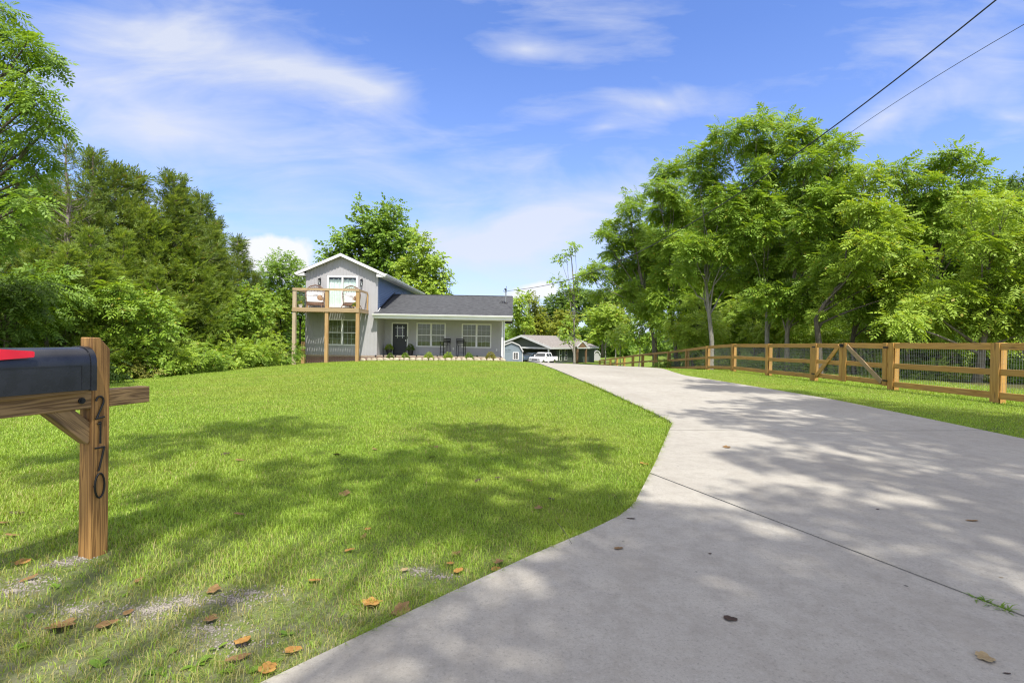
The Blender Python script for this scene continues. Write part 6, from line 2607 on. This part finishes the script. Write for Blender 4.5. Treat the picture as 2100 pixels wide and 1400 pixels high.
# ------------------------------------------------------------------ lawn grass, gravel, weeds
def in_drive(x, y, m=0.0):
    return (x > xl(y) - m) & (x < xr(y) + m)


def make_grass():
    rg = np.random.default_rng(77)
    N = 2100000
    dmin, dmax = 1.25, 46.0
    # density falls with distance, blade width grows to match
    uu = rg.uniform(0, 1, N)
    e = .40
    d = (dmin ** e + uu * (dmax ** e - dmin ** e)) ** (1 / e)
    th = rg.uniform(rad(-70), rad(60), N)
    x, y = d * np.sin(th), d * np.cos(th)
    ok = ~in_drive(x, y, -.02 - .012 * rg.uniform(-1, 1, N))
    ok &= ~((x > XL - .1) & (x < PE + .3) & (y > 31.85))
    ok &= (x > wl(y) - .4) & (y < 44)
    ok &= ~((x > 13.2 + .12 * y) & (y > 9))
    ok &= ~((x > -1) & (x < FX) & (y > 34))
    # post foot
    ok &= ~((np.abs(x - P0.x + .03) < .08) & (np.abs(y - P0.y - .04) < .08))
    bare = bare_at(x, y)
    ok &= rg.uniform(0, 1, N) > bare * .93
    # thin ragged sward at the street edge
    ragged = np.clip((3.2 - y) / 1.2, 0, 1) * (x < .6)
    ok &= rg.uniform(0, 1, N) > ragged * .58
    # uneven growth
    clump = np.sin(x * 7.1 + 1.7 * np.sin(y * 5.3)) * np.sin(y * 6.3 + 1.3 * np.sin(x * 4.1))
    ok &= rg.uniform(0, 1, N) > .25 - .25 * clump * (d < 8)
    x, y, d, bare, ragged, clump = [a[ok] for a in (x, y, d, bare, ragged, clump)]
    # tufts leaning over the concrete edges
    ne = 9000
    ye = 1.5 + 12.5 * rg.uniform(0, 1, ne) ** 1.5
    tuft = (np.sin(ye * 23.0) + np.sin(ye * 9.1 + 1.0) + np.sin(ye * 57.0)) > rg.uniform(-1.6, 2.4, ne)
    ye = ye[tuft]
    xe_ = xl(ye) - rg.uniform(.0, .05, len(ye)) ** 1.0
    ne = len(ye)
    x, y = np.r_[x, xe_], np.r_[y, ye]
    d = np.hypot(x, y)
    bare, ragged, clump = np.r_[bare, np.zeros(ne)], np.r_[ragged, np.zeros(ne)], np.r_[clump, np.ones(ne)]
    n = len(x)
    z = terrain(x, y)
    hgt = rg.uniform(.014, .042, n) * (1 + .25 * clump)
    tall = (x > FX + .1)
    hgt = np.where(tall, hgt * rg.uniform(1.2, 2.4, n), hgt)
    hgt = np.where(rg.uniform(0, 1, n) < .02, hgt * 1.8, hgt)
    wid = .0024 * (d / 2.2) ** .60 * rg.uniform(.7, 1.3, n)
    az = rg.uniform(0, 2 * np.pi, n)
    lean = rg.uniform(.15, 1.15, n)
    az[-ne:] = rg.normal(-.45, .7, ne)
    hgt[-ne:] *= rg.uniform(1.1, 2.2, ne)
    dx, dy = np.cos(az), np.sin(az)
    sx, sy = -dy, dx
    o = np.c_[x, y, z - .004]
    s = np.c_[sx, sy, np.zeros(n)] * wid[:, None] * .5
    m = o + np.c_[dx * lean * .30, dy * lean * .30, np.full(n, .62)] * hgt[:, None]
    t = o + np.c_[dx * lean * .95, dy * lean * .95, 1.0 - .35 * lean * lean * .8] * hgt[:, None]
    V = np.stack([o - s, o + s, m + s * .85, m - s * .85, t + s * .15, t - s * .15], 1).reshape(-1, 3)
    i = np.arange(n, dtype=np.int32)[:, None] * 6
    F = np.concatenate([i + np.array([0, 1, 2, 3]), i + np.array([3, 2, 4, 5])], 1).reshape(-1, 4)
    patch = np.clip(np.sin(x * .9 + 2.0) * np.sin(y * 1.3 + .5 * np.sin(x)) + .1, 0, 1)
    pdry = .05 + .10 * patch + .75 * ragged * rg.uniform(.3, 1, n) + .5 * bare
    far_dry = ((x > -6) & (x < 1.5) & (y > 26)) * .22
    dry = (rg.uniform(0, 1, n) < pdry + far_dry).astype(float) * rg.uniform(.5, 1, n)
    ob = np_mesh('grass', V, F, M['blade'], attrs={'dry': np.repeat(dry, 6)})
    tag(ob, 'short bright green lawn grass with dry straw near the street', 'grass', None, 'stuff')
    return n


print('grass blades', make_grass())


def make_gravel():
    rg = np.random.default_rng(5)
    bm = bmesh.new()
    bmesh.ops.create_icosphere(bm, subdivisions=1, radius=1)
    tv = np.array([v.co[:] for v in bm.verts])
    tf = np.array([[v.index for v in f.verts] for f in bm.faces])
    bm.free()
    V, F = [], []
    for bx, by, r in BARE:
        for k in range(int(260 * r / .14)):
            a = rg.uniform(0, 6.28)
            q = abs(rg.normal(0, .55)) * r
            x, y = bx + math.cos(a) * q * 1.5, by + math.sin(a) * q * .8
            if in_drive(np.array([x]), np.array([y]), .02)[0]:
                continue
            s = rg.uniform(.0015, .006)
            sc = s * rg.uniform(.6, 1.3, 3)
            v = tv * sc * rg.uniform(.75, 1.2, (len(tv), 1)) + np.array([x, y, gz(x, y) + s * .25])
            F.append(tf + len(V) * len(tv))
            V.append(v)
    ob = np_mesh('gravel', np.concatenate(V), np.concatenate(F), M['gravel'])
    tag(ob, 'grey gravel and dust showing through thin grass by the street', 'gravel', None, 'stuff')


make_gravel()


def weeds():
    rg = np.random.default_rng(9)
    spots = [(515, 1175, .07), (470, 1190, .05), (350, 1350, .06), (400, 1375, .07), (480, 1385, .06), (560, 1370, .05), (120, 1215, .05), (250, 1235, .05), (640, 1330, .04), (330, 1390, .06), (60, 1280, .05),
             (1180, 1090, .05), (1140, 1100, .05), (1095, 1120, .05), (1210, 1060, .04), (1050, 1150, .05), (820, 1195, .04), (590, 1310, .05), (700, 1270, .04), (290, 1000, .06), (510, 1390, .06), (445, 1340, .05), (30, 1345, .06), (200, 1380, .06)]
    V, F = [], []
    k0 = 0
    for px, py, s in spots:
        g = gr(px, py)
        z = gz(g.x, g.y)
        for k in range(rg.integers(3, 6)):
            a = rg.uniform(0, 6.28)
            L = s * rg.uniform(.45, 1.0)
            W_ = L * rg.uniform(.32, .5)
            up = rg.uniform(.25, .9)
            d = np.array([math.cos(a), math.sin(a), up])
            d /= np.linalg.norm(d)
            sd = np.array([-math.sin(a), math.cos(a), 0])
            o = np.array([g.x, g.y, z])
            rows = []
            for t, w_ in ((0, .12), (.3, .8), (.6, 1.0), (.85, .6), (1.0, .06)):
                c = o + d * L * t + np.array([0, 0, -.35 * L * t * t])
                rows += [c - sd * W_ * .5 * w_ + np.array([0, 0, .12 * W_ * w_]), c, c + sd * W_ * .5 * w_ + np.array([0, 0, .12 * W_ * w_])]
            V += rows
            for j in range(4):
                b_ = k0 + j * 3
                F += [(b_, b_ + 1, b_ + 4, b_ + 3), (b_ + 1, b_ + 2, b_ + 5, b_ + 4)]
            k0 += 15
    ob = np_mesh('broadleaf_weeds', np.array(V), np.array(F), M['leaf_mid'], smooth=True)
    tag(ob, 'small broad-leaved weeds scattered in the thin grass', 'weeds', None, 'stuff')


weeds()

# grass tuft in the joint
g = gr(2035, 1240, .035)
root = thing('grass_tuft', 'grassy weed sprouting from the driveway joint at the right edge', 'weed', (g.x, g.y, g.z))
rg = np.random.default_rng(12)
V, F = [], []
jd = (gr(2100, 1262, .035) - gr(1340, 975, .035)).normalized()
for k in range(70):
    t = rg.uniform(-.07, .06)
    o = np.array([jd.x * t, jd.y * t, -.01])
    a = rg.uniform(0, 6.28)
    L = rg.uniform(.03, .085)
    d = np.array([math.cos(a), math.sin(a), rg.uniform(.25, 1.1)])
    d /= np.linalg.norm(d)
    s = np.array([-math.sin(a), math.cos(a), 0]) * .0024
    m = o + d * L * .55
    e = o + d * L + np.array([0, 0, -.25 * L])
    i = len(V)
    V += [o - s, o + s, m + s, m - s, e + s * .15, e - s * .15]
    F += [(i, i + 1, i + 2, i + 3), (i + 3, i + 2, i + 4, i + 5)]
np_mesh('blades', np.array(V), np.array(F), M['leaf_mid'], root)

# ------------------------------------------------------------------ fallen leaves, each its own thing
def fallen_leaf(px, py, size, mat, rz, curl, shape, label, on_drive=False, seed=0):
    g = gr(px, py, .035 if on_drive else 0.0)
    zb = gz(g.x, g.y) + (.037 if on_drive else .013)
    rg = np.random.default_rng(seed)
    N = 26
    bm = bmesh.new()
    outl = []
    for i in range(N):
        a = 2 * math.pi * i / N
        if shape == 'lobed':                              # sycamore-like points
            r = .62 + .38 * abs(math.cos(2.5 * a)) ** .8
            r *= .85 if math.cos(a) < -.6 else 1
        elif shape == 'long':
            r = 1 / math.sqrt((math.cos(a)) ** 2 + (math.sin(a) / .32) ** 2)
        else:
            r = 1 / math.sqrt((math.cos(a)) ** 2 + (math.sin(a) / .66) ** 2) * (1 + .10 * math.cos(3 * a))
        r *= rg.uniform(.90, 1.06)
        outl.append((math.cos(a) * r, math.sin(a) * r))

    def Z(x, y):
        w1, w2 = rg.uniform(-.04, .04), 0
        return curl * (.55 * y * y + .30 * x * x * (1 if x > 0 else .4)) + .05 * math.sin(5 * x + seed) * abs(y) + w1
    c = bm.verts.new((0, 0, 0.02))
    rings = []
    for f in (.35, .7, 1.0):
        rings.append([bm.verts.new((x * f, y * f, Z(x * f, y * f) + (.02 if abs(y * f) > .08 else 0))) for x, y in outl])
    for i in range(N):
        j = (i + 1) % N
        bm.faces.new((c, rings[0][i], rings[0][j]))
        for k in (0, 1):
            bm.faces.new((rings[k][i], rings[k + 1][i], rings[k + 1][j], rings[k][j]))
    # stalk
    st = [bm.verts.new(p) for p in ((-.9, -.02, .02), (-.9, .02, .02), (-1.45, .015 + .1, .07), (-1.45, -.015 + .1, .07))]
    bm.faces.new(st)
    me = bpy.data.meshes.new('fallen_leaf')
    for v_ in bm.verts:
        v_.co *= size / 2
    zmin = min(v_.co.z for v_ in bm.verts)
    for v_ in bm.verts:
        v_.co.z -= zmin
    bm.to_mesh(me)
    bm.free()
    me.materials.append(M[mat])
    me.polygons.foreach_set('use_smooth', [True] * len(me.polygons))
    o = bpy.data.objects.new('fallen_leaf', me)
    o.location = (g.x, g.y, zb)
    o.rotation_euler = (rg.uniform(-.25, .25) * (0.3 if on_drive else 1), rg.uniform(-.25, .25) * (0.3 if on_drive else 1), rz)
    COL.objects.link(o)
    tag(o, label, 'leaf', 'dry leaves fallen on the lawn and driveway')


LEAVES = [
    (46, 1168, .085, 'dry_orange', .4, .5, 'oval', 'orange leaf on the grass left of the mailbox post foot', 0),
    (58, 1203, .09, 'dry_brown', .9, .9, 'long', 'curled tan leaf on the gravel left of the mailbox post foot', 0),
    (34, 1066, .12, 'dry_dark', .1, .9, 'long', 'dark curled leaf on shady grass at the left edge', 0),
    (8, 1086, .10, 'dry_brown', .2, .8, 'long', 'brown leaf cut by the left edge of the picture', 0),
    (25, 1112, .09, 'dry_brown', .3, .8, 'long', 'thin brown leaf between the dark curled one and the orange one', 0),
    (645, 1203, .075, 'dry_orange', .3, .5, 'oval', 'bright orange leaf alone on the lawn before the driveway edge', 0),
    (437, 1224, .085, 'dry_brown', .2, .7, 'lobed', 'brown leaf at the upper end of the bare gravel patch', 0),
    (430, 1285, .08, 'dry_brown', .1, .8, 'lobed', 'rusty leaf at the lower end of the bare gravel patch', 0),
    (262, 1272, .05, 'dry_brown', 1.1, .6, 'oval', 'small rusty leaf left of the bare gravel patch', 0),
    (760, 1250, .13, 'dry_orange', .5, .6, 'lobed', 'large orange leaf lying next to the driveway edge', 0),
    (822, 1264, .12, 'dry_brown', -.3, .7, 'lobed', 'large half-dark leaf beside the large orange one at the driveway edge', 0),
    (122, 1302, .14, 'dry_brown', .2, .7, 'lobed', 'wide brown lobed leaf in the lower left grass', 0),
    (217, 1298, .09, 'dry_brown', .8, .9, 'oval', 'folded brown leaf right of the wide lobed one', 0),
    (497, 1330, .11, 'dry_orange', -1.1, .8, 'oval', 'tall-standing orange-brown leaf in the weeds at the bottom', 0),
    (487, 1365, .12, 'dry_brown', .7, .9, 'long', 'long brown leaf below the tall-standing one', 0),
    (600, 1348, .08, 'dry_orange', .4, .7, 'oval', 'orange leaf close to the lower end of the driveway edge', 0),
    (548, 1388, .09, 'dry_orange', .9, .8, 'lobed', 'rusty leaf cut by the bottom edge in the weeds', 0),
    (284, 855 + 350, .05, 'dry_brown', .9, .8, 'oval', 'small brown leaf halfway between the post foot and the gravel', 0),
    (716, 1140, .075, 'dry_orange', .3, .6, 'oval', 'rusty leaf in the middle of the near lawn', 0),
    (745, 1112, .07, 'dry_brown', 1.4, .6, 'oval', 'pale brown leaf just beyond the rusty one on the near lawn', 0),
    (754, 1096, .05, 'dry_orange', .7, .6, 'oval', 'small orange leaf, farthest of three in a row on the near lawn', 0),
    (491, 1066, .09, 'dry_brown', .1, .7, 'long', 'flat brown leaf in the sunny patch left of centre', 0),
    (705, 1024, .13, 'dry_brown', .1, .6, 'lobed', 'pinkish brown leaf in the shade at the middle of the lawn', 0),
    (490, 953, .09, 'dry_brown', .2, .5, 'oval', 'brown leaf on the lawn left of centre near the first shadows', 0),
    (462, 940, .10, 'dry_dark', .4, .5, 'oval', 'dark leaf in the thin shade right of the mailbox arm', 0),
    (895, 925, .10, 'dry_brown', .2, .8, 'lobed', 'brown leaf on the far lawn between two dark shadow patches', 0),
    (690, 941, .12, 'dry_dark', .3, .8, 'lobed', 'dark leaf on the far lawn left of centre', 0),
    (768, 929, .08, 'dry_brown', .3, .8, 'oval', 'small brown leaf between the two far lawn leaves', 0),
    (886, 945, .10, 'dry_dark', .3, .8, 'lobed', 'dark crumpled leaf just below the brown one on the far lawn', 0),
    (978, 994, .08, 'dry_dark', .5, .8, 'oval', 'black leaf in the dark lawn shadow', 0),
    (1103, 1050, .085, 'dry_brown', .0, .6, 'lobed', 'square brown leaf on the lawn left of the driveway corner', 0),
    (1130, 1031, .07, 'dry_dark', .5, .8, 'oval', 'dark leaf right behind the square brown one', 0),
    (1085, 993, .07, 'dry_brown', .3, .7, 'oval', 'rusty leaf on the lawn above the square brown one', 0),
    (1020, 987, .07, 'dry_dark', .8, .8, 'oval', 'dark leaf next to the black one in the lawn shadow', 0),
    (935, 1145, .06, 'dry_brown', .2, .7, 'oval', 'brown leaf uppermost in the cluster near the dry patch', 0),
    (923, 1166, .06, 'dry_orange', .9, .7, 'oval', 'orange leaf in the middle of the cluster near the dry patch', 0),
    (939, 1181, .065, 'dry_orange', .4, .7, 'oval', 'orange leaf lowest in the cluster near the dry patch', 0),
    (1022, 1163, .075, 'dry_brown', .4, .8, 'lobed', 'brown leaf lying against the driveway edge', 0),
    (1016, 1177, .06, 'dry_orange', .2, .6, 'oval', 'yellow-orange leaf just under the brown one against the driveway edge', 0),
    (828, 1180, .05, 'dry_tan', .2, .6, 'oval', 'tan leaf beside the small pale stone patch', 0),
    (1320, 956, .11, 'dry_orange', -.2, .8, 'oval', 'orange leaf on the grass lip above the driveway joint', 0),
    (1490, 919, .12, 'dry_brown', .1, .8, 'lobed', 'crisp brown leaf on the sunlit driveway, farthest of all', 1),
    (1294, 1067, .075, 'dry_dark', -.2, .8, 'long', 'grey-brown leaf on the concrete at the driveway corner', 1),
    (1268, 1129, .065, 'dry_brown', .2, .9, 'oval', 'brown curled leaf on the shaded concrete left of the joint', 1),
    (1497, 1272, .075, 'dry_dark', -.1, .5, 'oval', 'dark purple leaf flat on the near concrete', 1),
    (2018, 1350, .085, 'dry_tan', -.5, .9, 'lobed', 'tan torn leaf at the lower right of the concrete', 1),
    (2065, 1381, .035, 'dry_dark', -.2, .8, 'long', 'small dark bit of leaf at the bottom right', 1),
    (1993, 1068, .10, 'dry_brown', -.1, 1.2, 'long', 'rolled brown leaf on the shaded driveway at the right', 1),
    (1456, 1138, .025, 'dry_dark', .3, .8, 'oval', 'tiny dark leaf fragment on the near concrete', 1),
    (1800, 1045, .03, 'dry_dark', .3, .8, 'oval', 'tiny dark leaf fragment on the middle of the driveway', 1),
    (2053, 1184, .028, 'dry_tan', -.2, .4, 'long', 'small yellowish leaf on the concrete near the grass tuft', 1)]
for k, (px, py, s, mt, rz, curl, shp, lab, dr) in enumerate(LEAVES):
    fallen_leaf(px, py, s * .80, mt, rz, curl * .5, shp, lab, bool(dr), 900 + k)
# a thin twig lying over the driveway edge
g0_, g1_ = gr(1155, 1108), gr(1172, 1135)
b = MB()
b.tube([(g0_.x - .05, g0_.y + .03, gz(g0_.x, g0_.y) + .10), (g0_.x, g0_.y, gz(g0_.x, g0_.y) + .05), (g1_.x, g1_.y, gz(g1_.x, g1_.y) + .045)], [.0014, .002, .0012], 5)
o = b.build('twig', M['bark_dark'])
tag(o, 'thin dark twig lying over the driveway edge', 'twig')
